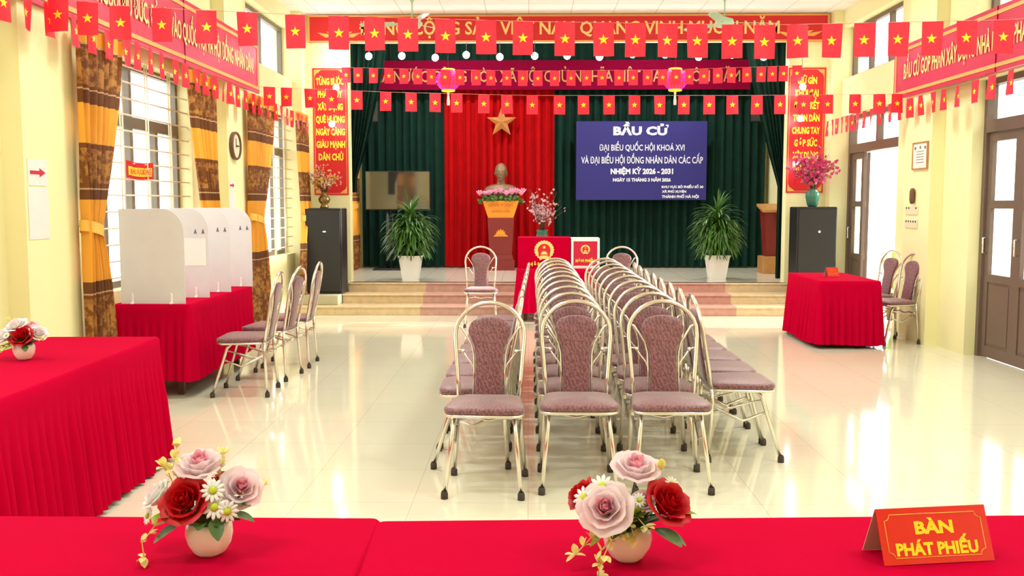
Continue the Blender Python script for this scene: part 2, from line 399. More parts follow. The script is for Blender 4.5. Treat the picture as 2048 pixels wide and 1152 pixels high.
for (a, c, x0, x1) in [(6.05, 6.76, XL, -3.22), (10.2, 10.9, XL, -3.22), (13.62, 13.9, XL, -3.22), (1.9, 2.5, XL, -3.22),
                       (6.2, 6.85, 4.3, XR), (10.31, 11.02, 4.3, XR), (13.72, 13.9, 4.3, XR), (2.0, 2.6, 4.3, XR)]:
    b = MB(); b.box(x0, x1, a, c, 0, ZC); struct(b.build('trim_%d' % n, 'wall')); n += 1
# proscenium wall with its opening
b = MB()
b.box(XL, -2.61, YF, YF+.2, 0, ZC+.4); b.box(3.73, XR, YF, YF+.2, 0, ZC+.4); b.box(-2.61, 3.73, YF, YF+.2, 3.86, ZC+.4)
struct(b.build('wall_front', 'wall'))
b = MB(); b.box(XL-.24, XR+.24, YB-.2, YB, 0, ZC); struct(b.build('wall_back', 'wall'))
# stage box
SXL, SXR, SYB = -3.1, 4.25, 17.15
b = MB(); b.box(SXL-.2, SXR+.2, YF-.1, SYB+.2, ZS-.12, ZS); b.box(-2.61, 3.73, YF-.12, YF-.1, ZS-.12, ZS); struct(b.build('stage_floor', 'stage_floor'))
wall_yz('wall_stage_left', SXL-.2, SXL, YF+.2, SYB+.2, ZS, 4.7, [(14.7, 16.5, 1.2, 3.2)])
wall_yz('wall_stage_right', SXR, SXR+.2, YF+.2, SYB+.2, ZS, 4.7, [])
b = MB(); b.box(SXL-.2, SXR+.2, SYB, SYB+.2, ZS, 4.7); struct(b.build('wall_stage_back', 'wall'))
b = MB(); b.box(SXL-.2, SXR+.2, YF, SYB+.2, 4.64, 4.74); struct(b.build('ceiling_stage', 'ceiling_plain'))
# steps: treads with a projecting nosing
def step(i, x0, x1, y0, y1, z0, z1):
    b = MB(); b.box(x0, x1, y0+.02, y1, z0, z1-.03); b.bbox(x0-.01, x1+.01, y0, y1, z1-.03, z1, .012); o = struct(b.build('trim_%d' % i, 'step')); o['label'] = 'granite stage step'; return o
step(20, -3.22, 4.29, 12.95, YF, 0, .13); step(21, -2.63, 3.9, 13.33, YF, .13, .26); step(22, -2.61, 3.75, 13.72, YF-.0, .26, ZS)
b = MB(); b.bbox(-3.19, -2.64, 13.08, YF-.01, .13, .265, .01); struct(b.build('trim_23', 'concrete'))
b = MB(); b.bbox(3.91, 4.29, 13.08, YF-.01, .13, .265, .01); struct(b.build('trim_24', 'concrete'))
# yard outside
b = MB(); b.box(-30, 30, -20, 40, -.3, -.12); o = struct(b.build('ground', 'outside_ground'))
b = MB(); b.box(-12.2, -12, -10, 30, -.12, 1.6); b.box(12, 12.2, -10, 30, -.12, 1.5); struct(b.build('yard_wall', 'outside_wall'))
b = MB(); b.box(9, 14, -14, 10.9, -.12, 6.5); struct(b.build('sun_blocker', 'outside_wall'))  # unseen block added to keep the sun off the nearer right-hand openings

# ------------------------------------------------------------------ windows and doors
def window(num, side, y0, y1, z0, z1, mull, transom, grille, fm, xframe):
    root = sempty('window_%d' % num, (xframe, (y0+y1)/2, z0)); cy = (y0+y1)/2
    f = MB(); t = .03; w_ = .055
    H = z1-z0; a, c = y0-cy, y1-cy
    f.box(-t, t, a, a+w_, 0, H); f.box(-t, t, c-w_, c, 0, H); f.box(-t, t, a+w_, c-w_, 0, w_); f.box(-t, t, a+w_, c-w_, H-w_, H)
    if transom: f.box(-t, t, a+w_, c-w_, transom-z0-.05, transom-z0+.05)
    for y in mull: 
        zt = (transom-z0-.05) if transom else H-w_
        f.box(-t, t, y-cy-w_*.6, y-cy+w_*.6, w_, zt)
    if transom: f.box(-t, t, -w_/2, w_/2, transom-z0+.05, H-w_)
    f.build('window_frame', fm, root)
    g = MB(); g.box(-.004, .004, a+w_*.5, c-w_*.5, w_*.5, H-w_*.5); g.build('glass_pane', 'glass', root)
    if grille:
        g = MB(); xg = .12 if side == 'L' else -.12
        z = .1
        while z < H-.02: g.tube([(xg, a, z), (xg, c, z)], .008, 5); z += .136
        y = a+.13
        while y < c: g.tube([(xg+.008, y, 0), (xg+.008, y, H)], .007, 5); g.tube([(xg+.008, y+.05, 0), (xg+.008, y+.05, H)], .007, 5); y += .54
        g.build('grille', 'grille', root)
    return root
XWL, XWR = -3.52, 4.6
for i, (a, c) in enumerate(LB):
    window(i+1, 'L', a, c, ZW0, ZW1, [a+(c-a)*k/4 for k in (1, 2, 3)], 2.25, True, 'frame_dark', XWL)
    window(i+5, 'L', a, c, ZU0, ZU1, [(a+c)/2], None, False, 'frame_dark', XWL)
for i, (a, c) in enumerate(RB):
    window(i+9, 'R', a, c, ZU0, ZU1, [a+(c-a)*.35, a+(c-a)*.68], None, False, 'door_brown', XWR)
for i, (a, c) in enumerate(RB[:2]):
    window(i+13, 'R', a, c, ZW0, ZW1, [a+(c-a)*k/4 for k in (1, 2, 3)], 2.25, False, 'door_brown', XWR)
window(15, 'L', 14.7, 16.5, 1.2, 3.2, [15.6], None, True, 'frame_dark', SXL-.12)

def door(num, y0, y1, states):
    root = sempty('door_%d' % num, (XWR, y0, 0)); L = y1-y0; f = MB(); t = .05
    f.box(-t, t, 0, .06, 0, 2.76); f.box(-t, t, L-.06, L, 0, 2.76); f.box(-t, t, .06, L-.06, 2.7, 2.76); f.box(-t, t, .06, L-.06, 2.24, 2.36)
    f.box(-t*.8, t*.8, L/2-.03, L/2+.03, 2.36, 2.7); f.build('door_frame', 'door_brown', root)
    g = MB(); g.box(-.004, .004, .04, L-.04, 2.34, 2.72); g.build('transom_pane', 'glass', root)
    wl = (L-.12)/4
    def leaf(y, ang, flip):
        lf = MB(); st = .085
        s_ = lambda u0, u1, z0, z1, th=.02: lf.box(-th, th, min(u0, u1), max(u0, u1), z0, z1)
        s_(0, st, .01, 2.235); s_(wl-st, wl, .01, 2.235)
        for z0, z1 in ((.01, .12), (.76, .84), (1.49, 1.57), (2.15, 2.235)): s_(st, wl-st, z0, z1)
        s_(st, wl-st, .12, .76, .008); lf.box(-.014, .014, st+.03, wl-st-.03, .15, .73)
        o = lf.build('door_leaf', 'door_brown', root, (flip, y, 0), (0, 0, ang))
        for z0, z1 in ((.84, 1.49), (1.57, 2.15)):
            p = MB(); p.box(-.003, .003, st-.01, wl-st+.01, z0-.01, z1+.01); p.build('glass_pane', 'glass', o)
        h = MB(); h.tube([(-.02, wl-.04, 1.05), (-.06, wl-.04, 1.05), (-.06, wl-.04, 1.2), (-.02, wl-.04, 1.2)], .008, 6); h.build('door_handle', 'steel', o)
    for k, st_ in enumerate(states):
        y = .06+wl*k
        if st_ == 'closed': leaf(y, 0, 0)
        elif st_ == 'fold_far': leaf(y+wl+.01, -.32, .05)
        elif st_ == 'near_out': leaf(.09+.055*k, -PI/2-.1-.06*k, 0)
    return root
door(1, 11.6, 13.72, ['near_out', 'near_out', 'fold_far', 'closed'])
door(2, 7.1, 9.68, ['closed']*4)

# daylight portals at the openings
def portal(x, y0, y1, z0, z1, side):
    l = bpy.data.lights.new('window_daylight', 'AREA'); l.shape = 'RECTANGLE'; l.size = y1-y0; l.size_y = z1-z0
    l.cycles.is_portal = True
    o = bpy.data.objects.new('window_daylight', l); C.objects.link(o); o.location = (x, (y0+y1)/2, (z0+z1)/2)
    o.rotation_euler = Euler((PI/2, 0, -PI/2 if side == 'L' else PI/2))
for a, c in LB: portal(XL-.26, a, c, ZW0, ZW1, 'L'); portal(XL-.26, a, c, ZU0, ZU1, 'L')
for i, (a, c) in enumerate(RB): portal(XR+.26, a, c, ZW0 if i < 2 else 0, ZW1, 'R'); portal(XR+.26, a, c, ZU0, ZU1, 'R')
portal(SXL-.22, 14.7, 16.5, 1.2, 3.2, 'L')

# unseen fill lamps added at the ceiling to light the room (above the frame)
LAMP = 50
i = 0
for y in (1.0, 4.2, 7.4, 10.4):
    for x in (-1.5, 2.5):
        i += 1
        t = thing('ceiling_fill_lamp', 'added ceiling fill lamp in the %s row, %s along the hall' % ('left' if x < 0 else 'right', ['nearest', 'second', 'third', 'farthest'][int((i-1)/2)]), 'ceiling lamp', (x, y, ZC), 0, 'added ceiling fill lamps')
        b = MB(); b.bbox(-.62, .62, -.11, .11, -.07, 0, .01); b.build('housing', 'white_wood', t)
        l = bpy.data.lights.new('lamp_light', 'AREA'); l.shape = 'RECTANGLE'; l.size = 1.15; l.size_y = .18; l.energy = LAMP; l.color = (.92, 1, .97)
        o = bpy.data.objects.new('lamp_light', l); C.objects.link(o); o.parent = t; o.location = (0, 0, -.085)

# ------------------------------------------------------------------ banners, posters
for x in (-1.3, 2.2):  # fill lamps added out of sight behind the header to brighten the stage
    t = thing('stage_fill_lamp', 'added fill lamp on the stage ceiling over the %s half' % ('left' if x < 0 else 'right'), 'ceiling lamp', (x, 15.2, 4.64), 0, 'added stage fill lamps')
    b = MB(); b.bbox(-.62, .62, -.11, .11, -.07, 0, .01); b.build('housing', 'white_wood', t)
    l = bpy.data.lights.new('lamp_light', 'AREA'); l.shape = 'RECTANGLE'; l.size = 1.15; l.size_y = .18; l.energy = 75; l.color = (.95, .98, 1)
    o = bpy.data.objects.new('lamp_light', l); C.objects.link(o); o.parent = t; o.location = (0, 0, -.085)
def framed(kind, o, W, H, board, border, inset=.03, bw=.02, th=.03):
    mt = face_mtx(kind, o); b = MB()
    b.box(-W/2, W/2, -H/2, H/2, 0, th, 0, mt); f = MB(); a, c = W/2-inset, H/2-inset
    for x0, x1, y0, y1 in ((-a, a, c-bw, c), (-a, a, -c, -c+bw), (-a, -a+bw, -c+bw, c-bw), (a-bw, a, -c+bw, c-bw)): f.box(x0, x1, y0, y1, th, th+.006, 0, mt)
    return b, f, mt
# red header over the stage
t = thing('stage_banner', 'long red banner with cream lettering and thin gold frame above the stage opening', 'banner')
bd, fr, mt = framed('front', (.55, YF-.005, 4.03), 7.44, .38, 0, 0, .0, .022)
bd.build('banner_board', 'banner_red', t); fr.build('gold_frame', 'gold_trim', t)
text('ĐẢNG CỘNG SẢN VIỆT NAM QUANG VINH MUÔN NĂM', 'lettering', 'letter_cream', face_mtx('front', (.57, YF-.035, 3.95)), 6.0, .185, t)
b = MB()
for cx in (-2.72, 3.86):
    for k in range(-3, 4):
        a = k*.42; L = .10+.10*abs(k)/3
        mt2 = face_mtx('front', (cx, YF-.036, 3.93)) @ Matrix.Rotation(-a, 4, 'Z')
        b.prism([(-.012, 0), (.012, 0), (.022, L*.6), (0, L), (-.022, L*.6)], .003, mt2)
    mt2 = face_mtx('front', (cx, YF-.036, 3.93))
    for sgn in (-1, 1): b.prism([(sgn*.03, -.01), (sgn*.2, -.02), (sgn*.32, .05), (sgn*.17, .03)][::sgn], .003, mt2)
b.build('lotus_ornament', 'gold_trim', t)
# wine banner in front of the stage back curtain
t = thing('stage_motto_banner', 'deep crimson banner with dull gold lettering hung across the stage back curtain', 'banner')
bd, fr, mt = framed('front', (.50, 16.72, 3.745), 6.63, .5, 0, 0)
bd.build('banner_board', 'banner_wine', t)
for x in (-2.4, -.8, .6, 2.0, 3.6): b = MB(); b.tube([(x, 16.705, 3.99), (x, 16.705, 4.64)], .006, 6); b.build('hanging_cord', 'black_plastic', t)
text('NHÀ NƯỚC CỘNG HÒA XÃ HỘI CHỦ NGHĨA VIỆT NAM MUÔN NĂM', 'lettering', 'letter_gold', face_mtx('front', (.4, 16.69, 3.63)), 6.75*.96, .2, t, bold=.01)
# long banners on the side walls
def side_banner(side, x, y_far, y_near, z0, z1, body, ytext, width, label):
    t = thing('wall_banner', label, 'banner'); bd, fr, mt = framed(side, (x, (y_far+y_near)/2, (z0+z1)/2), y_far-y_near, z1-z0, 0, 0, .04, .035)
    bd.build('banner_board', 'banner_magenta', t); fr.build('gold_frame', 'gold_trim', t)
    xx = x+(.036 if side == 'left' else -.036)
    text(body, 'lettering', 'letter_cream', face_mtx(side, (xx, ytext, (z0+z1)/2-.09)), width, .175, t)
    b = MB()
    s_ = 1 if side == 'left' else -1
    for y in (y_far-2.45, y_far-4.9):
        b = MB(); b.box(min(xx-s_*.004, xx), max(xx-s_*.004, xx), y-.004, y+.004, z0, z1)
        b.build('panel_seam', 'banner_wine', t)
side_banner('left', -3.215, 11.35, 4.6, 2.83, 3.42, 'LỰA CHỌN NHỮNG NGƯỜI ĐỦ ĐỨC, ĐỦ TÀI VÀO QUỐC HỘI VÀ HỘI ĐỒNG NHÂN DÂN!', 8.5, 5.2, 'long crimson banner with cream lettering high on the left wall')
side_banner('right', 4.295, 11.35, 4.6, 2.74, 3.33, 'BẦU CỬ GÓP PHẦN XÂY DỰNG NHÀ NƯỚC PHÁP QUYỀN XÃ HỘI CHỦ NGHĨA', 8.86, 4.35, 'long crimson banner with cream lettering high on the right wall')
# vertical posters either side of the opening
def poster(cx, W, z0, z1, lines, top, stepz, label):
    t = thing('slogan_poster', label, 'poster'); mt = face_mtx('front', (cx, YF-.003, (z0+z1)/2)); b = MB(); H = z1-z0
    b.box(-W/2, W/2, -H/2, H/2, 0, .012, 0, mt); b.build('poster_board', 'banner_red', t)
    f = MB(); a, c = W/2-.02, H/2-.02
    for x0, x1, y0, y1 in ((-a, a, c-.006, c), (-a, a, -c, -c+.006), (-a, -a+.006, -c, c), (a-.006, a, -c, c)): f.box(x0, x1, y0, y1, .012, .014, 0, mt)
    for sx in (-1, 1):
        for sy in (-1, 1):
            p = [(sx*a, sy*c), (sx*(a-.11), sy*c), (sx*(a-.06), sy*(c-.045)), (sx*(a-.03), sy*(c-.06)), (sx*a, sy*(c-.12))]
            f.prism(p if sx*sy > 0 else p[::-1], .003, mt @ Matrix.Translation((0, 0, .012)))
    f.build('corner_ornament', 'gold_trim', t)
    for k, (ln, wd) in enumerate(lines):
        text(ln, 'lettering', 'letter_yellow', face_mtx('front', (cx, YF-.018, top-stepz*k)), wd, .095, t, bold=.045)
poster(-2.873, .5, 1.66, 3.48, [('TỪNG BƯỚC', .40), ('PHÁT HUY', .36), ('XÂY DỰNG', .37), ('QUÊ HƯƠNG', .42), ('NGÀY CÀNG', .42), ('GIÀU MẠNH', .42), ('DÂN CHỦ', .36)], 3.245, .18, 'tall red poster with yellow lettering on the wall left of the stage')
poster(3.987, .53, 1.69, 3.47, [('GIỮ GÌN', .28), ('KHỐI ĐẠI', .33), ('ĐOÀN KẾT', .36), ('TOÀN DÂN', .38), ('CHUNG TAY', .40), ('GÓP SỨC', .33), ('XÂY DỰNG', .37), ('ĐẤT NƯỚC', .37)], 3.245, .177, 'tall red poster with yellow lettering on the wall right of the stage')
# blue board
t = thing('blue_election_board', 'blue rectangular board with white lettering hung on the green stage curtain', 'board')
b = MB(); b.box(.825, 3.076, 16.6, 16.63, 1.595, 2.945); b.build('board', 'blue', t)
for body, x, z, wd, cp, bo in (('BẦU CỬ', 1.935, 2.715, .95, .14, .05), ('ĐẠI BIỂU QUỐC HỘI KHOÁ XVI', 1.955, 2.445, 1.47, .105, .015), ('VÀ ĐẠI BIỂU HỘI ĐỒNG NHÂN DÂN CÁC CẤP', 1.96, 2.225, 2.10, .115, .015),
                            ('NHIỆM KỲ 2026 - 2031', 1.96, 2.045, 1.08, .09, .05), ('NGÀY 15 THÁNG 3 NĂM 2026', 1.96, 1.915, 1.0, .055, .05),
                            ('KHU VỰC BỎ PHIẾU SỐ 30', 2.665, 1.80, .72, .04, .05), ('XÃ PHÚ XUYÊN', 2.52, 1.72, .42, .04, .05), ('THÀNH PHỐ HÀ NỘI', 2.63, 1.63, .64, .045, .05)):
    text(body, 'lettering', 'letter_white', face_mtx('front', (x, 16.597, z)), wd, cp, t, bold=bo)

# ------------------------------------------------------------------ curtains
def pleat(u, k, seed):
    return math.sin(u*k*2*PI+seed+1.2*math.sin(u*9+seed))+.3*math.sin(u*k*4.7*PI+seed*2)
def stage_panel(name, x0, x1, z0, z1, y, n, m, label, seed, amp=.05):
    b = MB(); nu = int((x1-x0)*60)
    b.grid(lambda u, v: (x0+(x1-x0)*u, y-amp*pleat(u, n, seed)*(1-.2*v), z0+(z1-z0)*v), nu, 4)
    return tag(b.build(name, m), label, 'curtain')
stage_panel('stage_curtain', -2.95, -1.49, ZS+.02, 4.63, 16.94, 10, 'green_curtain', 'dark green pleated curtain panel behind the television on the stage', 1)
stage_panel('stage_curtain', -1.49, .45, ZS+.02, 4.63, 16.94, 14, 'red_curtain', 'bright red pleated curtain panel behind the bust on the stage', 2)
stage_panel('stage_curtain', .45, 4.16, ZS+.02, 4.63, 16.94, 25, 'green_curtain', 'wide dark green pleated curtain panel behind the blue board', 3)
stage_panel('stage_valance', -2.95, 4.16, 3.9, 4.63, 16.81, 34, 'green_curtain', 'short dark green valance across the top of the stage curtains', 4, amp=.03)
def tied(name, axis, pos, a0, a1, tie0, tie1, bot0, bot1, z0, z1, zt, n, m, seed, amp=.03, nrm=1, sag=0, nu=80):
    # gathered curtain: edges (a0,a1) at the top, (tie0,tie1) at the tie-back, (bot0,bot1) at the hem
    def f(u, v):
        z = z0+(z1-z0)*v
        def mix(p, q, t): return p+(q-p)*t
        if z >= zt:
            t = (z1-z)/(z1-zt); t2 = t**1.5
            l, r = mix(a0, tie0, t2), mix(a1, tie1, t2)
        else:
            t = 1-(zt-z)/(zt-z0); t = t**3
            l, r = mix(bot0, tie0, t), mix(bot1, tie1, t)
        s = mix(l, r, u); wdt = abs(r-l); A = amp*min(1.3, (.35+.65*abs(a1-a0)/max(wdt, .05))*.75)
        d = nrm*(A*pleat(u, n, seed)+.02)
        return (pos+d, s, z) if axis == 'y' else (s, pos-d, z)
    b = MB(); b.grid(f, nu, 40); return b
# side curtains of the stage opening
b = tied('', 'x', 14.35, -2.72, -2.02, -2.72, -2.58, -2.72, -2.58, 1.7, 4.635, 1.9, 7, None, 1)
t = thing('stage_side_curtain', 'dark green curtain gathered to the left edge of the stage opening', 'curtain'); b.build('curtain_fabric', 'green_curtain', t)
b = tied('', 'x', 14.35, 3.12, 3.86, 3.72, 3.86, 3.72, 3.86, ZS+.02, 4.635, 1.8, 7, None, 2)
t = thing('stage_side_curtain', 'dark green curtain gathered to the right edge of the stage opening', 'curtain'); b.build('curtain_fabric', 'green_curtain', t)
# patterned window curtains
PC = 'curtain_pattern'
def win_curtain(a0, a1, t0, t1, b0, b1, label, seed, hook, x=-3.16, zt=1.36):
    t = thing('window_curtain', label, 'curtain', group='brown and gold window curtains')
    tied('', 'y', x, a0, a1, t0, t1, b0, b1, .03, 2.78, zt, 6, None, seed, .034, 1).build('curtain_fabric', PC, t)
    k = MB(); lo, hi = min(t0, t1), max(t0, t1); rg = []
    for i in range(25):
        a = 2*PI*i/24; rg.append((x+.02+.06*math.cos(a), (lo+hi)/2+((hi-lo)/2+.03)*math.sin(a), zt+.03*math.sin(a)*(1 if hook < (lo+hi)/2 else -1)*-1))
    k.grid(lambda u, v: (lambda p: (p[0], p[1], p[2]+(v-.5)*.08))(rg[int(round(u*24))]), 24, 3); k.build('tieback', 'tie_gold', t)
    h = MB(); h.ball((x-.035, hook, zt+.03), .022); h.build('tieback_hook', 'cream', t)
win_curtain(6.66, 7.40, 6.68, 6.9, 6.66, 7.12, 'brown and gold banded curtain left of the nearer window on the left wall', 1, 6.745)
win_curtain(8.82, 9.60, 9.24, 9.58, 9.05, 9.59, 'sunlit brown and gold banded curtain right of the nearer window', 2, 9.5)
win_curtain(10.74, 11.8, 10.76, 11.12, 10.75, 11.4, 'brown and gold banded curtain left of the farther window, beside the clock', 3, 10.86)
win_curtain(12.97, 13.58, 13.3, 13.58, 13.1, 13.58, 'brown and gold banded curtain between the farther window and the left loudspeaker', 4, 13.6)
win_curtain(16.1, 16.85, 16.2, 16.7, 16.12, 16.8, 'brown and gold curtain on the side wall of the stage behind the left green curtain', 5, 16.8, x=-3.02, zt=1.5)
b = MB()
# ------------------------------------------------------------------ flags
def flag_mesh(seed):
    r = random.Random(seed); W, H = .13, .212; b = MB(); ph = r.random()*6; am = .004+.006*r.random(); tw = (r.random()-.5)*.03
    f = lambda u, v: ((u-.5)*W+tw*(v-1)*.3, am*math.sin(ph+u*4+v*2)+tw*(u-.5)*(1-v), -H+H*v)
    b.grid(f, 6, 6)
    for sgn in (-1, 1):
        pts = []
        for k in range(10):
            R = .034 if k % 2 == 0 else .0136; a = PI/2+k*PI/5; u = .5+R*math.cos(a)/W; v = .5+R*math.sin(a)/H; p = f(u, v); pts.append((p[0], p[1]+sgn*.0012, p[2]))
        p = f(.5, .5); pts.append((p[0], p[1]+sgn*.0012, p[2]))
        b.add(pts, [(k, (k+1) % 10, 10) if sgn < 0 else ((k+1) % 10, k, 10) for k in range(10)], 1)
    me = bpy.data.meshes.new('flag'); me.from_pydata(b.v, [], b.f); me.materials.append(M['flag_red']); me.materials.append(M['star'])
    me.polygons.foreach_set('material_index', b.m); me.polygons.foreach_set('use_smooth', b.sm); me.update(); return me
FLAGS = [flag_mesh(i) for i in range(9)]
def bunting(axis, fixed, coords, zs, label, ends):
    t = thing('flag_bunting', label, 'bunting', group='strings of small red flags')
    # zs: list of (coord, z of star centre)
    def zz(c):
        for (c0, z0), (c1, z1) in zip(zs, zs[1:]):
            if c <= c1 or (c1, z1) == zs[-1]: return z0+(z1-z0)*(c-c0)/(c1-c0)
    r = random.Random(len(coords)); pts = []
    cs = sorted([*coords, *ends])
    for c in cs: p = (c, fixed, zz(c)+.106) if axis == 'x' else (fixed, c, zz(c)+.106); pts.append(p)
    b = MB(); b.tube(pts, .0018, 5); b.build('cord', 'cord', t)
    for i, c in enumerate(coords):
        o = bpy.data.objects.new('flag', FLAGS[r.randrange(9)]); C.objects.link(o); o.parent = t
        o.location = (c, fixed, zz(c)+.106) if axis == 'x' else (fixed, c, zz(c)+.106)
        o.rotation_euler = ((r.random()-.5)*.1, 0, (0 if axis == 'x' else (PI/2 if fixed < 0 else -PI/2))+(r.random()-.5)*.35)
px = lambda x, Y: (lambda a: Y*(a*math.cos(YW)-math.sin(YW)*CPp)/(a*math.sin(YW)+math.cos(YW)*CPp))(x)
A = [-3.03, -2.84, -2.63, -2.36, -2.07, -1.81, -1.50, -1.22, -.99, -.775, -.535, -.276, -.037, .232, .475, .682, .885, 1.073, 1.296, 1.502, 1.709, 1.931, 2.135, 2.35, 2.563, 2.778, 3.012, 3.24, 3.47]
bunting('x', 6.2, A, [(-3.25, 2.78), (-2.6, 2.70), (-1.5, 2.644), (0, 2.596), (1.5, 2.569), (3.0, 2.596), (4.3, 2.68)], 'nearest string of red flags with yellow stars hung across the hall', (-3.22, 4.3))
B = [-2.96, -2.765, -2.495, -2.25, -1.96, -1.63, -1.34, -1.065, -.82, -.51, -.25, .04, .35, .62, .91, 1.20, 1.485, 1.76, 2.045, 2.305, 2.585, 2.845, 3.11, 3.38, 3.69, 3.96, 4.16]
bunting('x', 10.95, B, [(-3.22, 2.77), (-2.5, 2.735), (-1.62, 2.697), (0, 2.655), (2.5, 2.651), (4.3, 2.665)], 'middle string of red flags hung across the hall below the stage lights', (-3.215, 4.295))
C3 = [-2.6, -2.43, -2.21, -1.99, -1.775, -1.58, -1.385, -1.19, -.98, -.75, -.54, -.31, -.09, .13, .365, .60, .82, 1.04, 1.275, 1.48, 1.68, 1.895, 2.085, 2.275, 2.475, 2.67, 2.865, 3.08, 3.285, 3.44, 3.6, 3.785]
bunting('x', 13.70, C3, [(-2.7, 3.36), (-1, 3.32), (.1, 3.303), (2, 3.315), (3.8, 3.37)], 'farthest string of red flags across the top of the stage opening', (-2.7, 3.86))
D = [5.4, 5.68, 5.95, 6.21, 6.56, 6.84, 7.1, 7.4, 7.62, 7.88, 8.12, 8.43, 8.67, 8.96, 9.2, 9.47, 9.75, 9.95, 10.22, 10.5, 10.8, 11.05, 11.4, 11.75, 12.0, 12.3, 12.55, 12.85, 13.1, 13.4]
bunting('y', -3.10, D, [(5.2, 2.73), (8, 2.70), (11, 2.66), (13.6, 2.63)], 'string of red flags along the left wall below the crimson banner', (5.2, 13.62))
E = [7.55, 7.85, 8.15, 8.5, 8.84, 9.17, 9.53, 9.85, 10.11, 10.42, 10.7, 11.0, 11.3, 11.6, 11.9, 12.15, 12.4, 12.6, 12.8, 13.0, 13.2, 13.4, 13.6]
bunting('y', 4.21, E, [(7.2, 2.60), (10, 2.59), (13.7, 2.585)], 'string of red flags along the right wall above the doors', (7.2, 13.75))

# ------------------------------------------------------------------ lights hanging at the stage
r = random.Random(3)
for i in range(13):
    x = -2.31+i*.475+(r.random()-.5)*.04; z = 3.66+(r.random()-.5)*.05
    t = thing('stage_spotlight', ['small white spotlight at the left end of the row under the stage banner'][0] if i == 0 else 'small white spotlight, number %s from the left under the stage banner' % ['one', 'two', 'three', 'four', 'five', 'six', 'seven', 'eight', 'nine', 'ten', 'eleven', 'twelve', 'thirteen'][i], 'spotlight', (x, 14.0, z), 0, 'spotlights under the stage banner')
    b = MB(); b.lathe([(.001, .03), (.03, .03), (.035, 0), (.045, -.02)], 12, mtx=Matrix.Rotation(-PI/2+.25, 4, 'X').inverted()); b.tube([(0, 0, 0), (0, .03, .22)], .006, 6); b.build('housing', 'black_plastic', t)
    b = MB(); b.ball((0, -.02, 0), .05, 14, 10); b.build('lamp_bulb', 'bulb', t)
def hanging(x, z_top, blist, label):
    t = thing('hanging_lights', label, 'string light', (x, 13.62, 0)); b = MB()
    pts = [(0, 0, z_top)]+[(dx, 0, z) for dx, z, r_ in blist]; pts.append((blist[-1][0], 0, blist[-1][1]-.3)); b.tube(pts, .003, 5); b.build('cord', 'black_plastic', t)
    b = MB(); b.box(-.01, .01, 0, .26, z_top-.005, z_top+.005); b.build('bracket', 'black_plastic', t)
    for dx, z, r_ in blist: k = MB(); k.ball((dx, 0, z), r_, 12, 8); k.build('light_bulb', 'bulb', t)
hanging(-2.73, 3.78, [(0, 3.62, .06), (.0, 3.17, .045), (-.07, 2.66, .045)], 'cord of white bulbs hanging over the left poster')
hanging(3.82, 3.78, [(.03, 3.17, .045), (.01, 2.73, .045), (-.04, 2.1, .04)], 'cord of white bulbs hanging over the right poster')
def lantern(x, label):
    t = thing('led_lantern', label, 'lantern', (x, 14.0, 3.32), 0, 'glowing lanterns')
    b = MB(); b.lathe([(.06, .145), (.13, .11), (.165, 0), (.13, -.11), (.06, -.145)], 20); b.build('lantern_body', 'led_red', t)
    b = MB(); 
    for k in range(16):
        a = 2*PI*k/16
        for j in range(9): th = -.95+1.9*j/8; b.ball((.172*math.cos(th)*math.cos(a), .172*math.cos(th)*math.sin(a), .15*math.sin(th)), .011, 6, 4)
    b.build('led_ribs', 'led_magenta', t)
    for z in (.15, -.15):
        b = MB(); b.lathe([(.05, -.008), (.085, -.012), (.085, .012), (.05, .008)], 16, c=(0, 0, z))
        for k in range(10): b.ball((.085*math.cos(k*.628), .085*math.sin(k*.628), z), .014, 6, 4)
        b.build('end_ring', 'led_yellow', t)
    b = MB(); b.tube([(0, 0, .15), (0, 0, .54)], .003, 5); b.build('hanging_cord', 'black_plastic', t)
    b = MB(); b.ball((0, 0, -.19), .02, 8, 6); b.lathe([(.012, -.2), (.022, -.3), (.02, -.36)], 10); b.build('tassel', 'white_petal', t)
lantern(-1.17, 'glowing red and magenta lantern left of centre at the stage opening')
lantern(2.12, 'glowing red and magenta lantern right of centre at the stage opening')
def fan(x, y, label, ang):
    t = thing('ceiling_fan', label, 'ceiling fan', (x, y, ZC), 0, 'pale green ceiling fans')
    b = MB(); b.lathe([(.012, -.14), (.03, -.1), (.07, -.01), (.07, 0)], 14); b.build('canopy', 'fan_green', t)
    b = MB(); b.tube([(0, 0, -.02), (0, 0, -.34)], .011, 8); b.build('down_rod', 'fan_green', t)
    b = MB(); b.lathe([(.02, -.47), (.1, -.45), (.125, -.41), (.11, -.36), (.03, -.33)], 18); b.build('motor', 'fan_green', t)
    for k in range(3):
        mt = Matrix.Rotation(ang+k*2*PI/3, 4, 'Z') @ Matrix.Translation((.1, 0, -.40)) @ Matrix.Rotation(.2, 4, 'X'); b = MB()
        b.prism([(0, -.02), (.12, -.03), (.16, -.065), (.55, -.06), (.6, -.03), (.6, .03), (.55, .06), (.16, .065), (.12, .03), (0, .02)], .006, mt); b.build('blade', 'fan_green', t)
fan(-1.5, 12.45, 'pale green ceiling fan in front of the left half of the stage banner', -1.2)
fan(2.5, 12.45, 'pale green ceiling fan in front of the right half of the stage banner', .1)

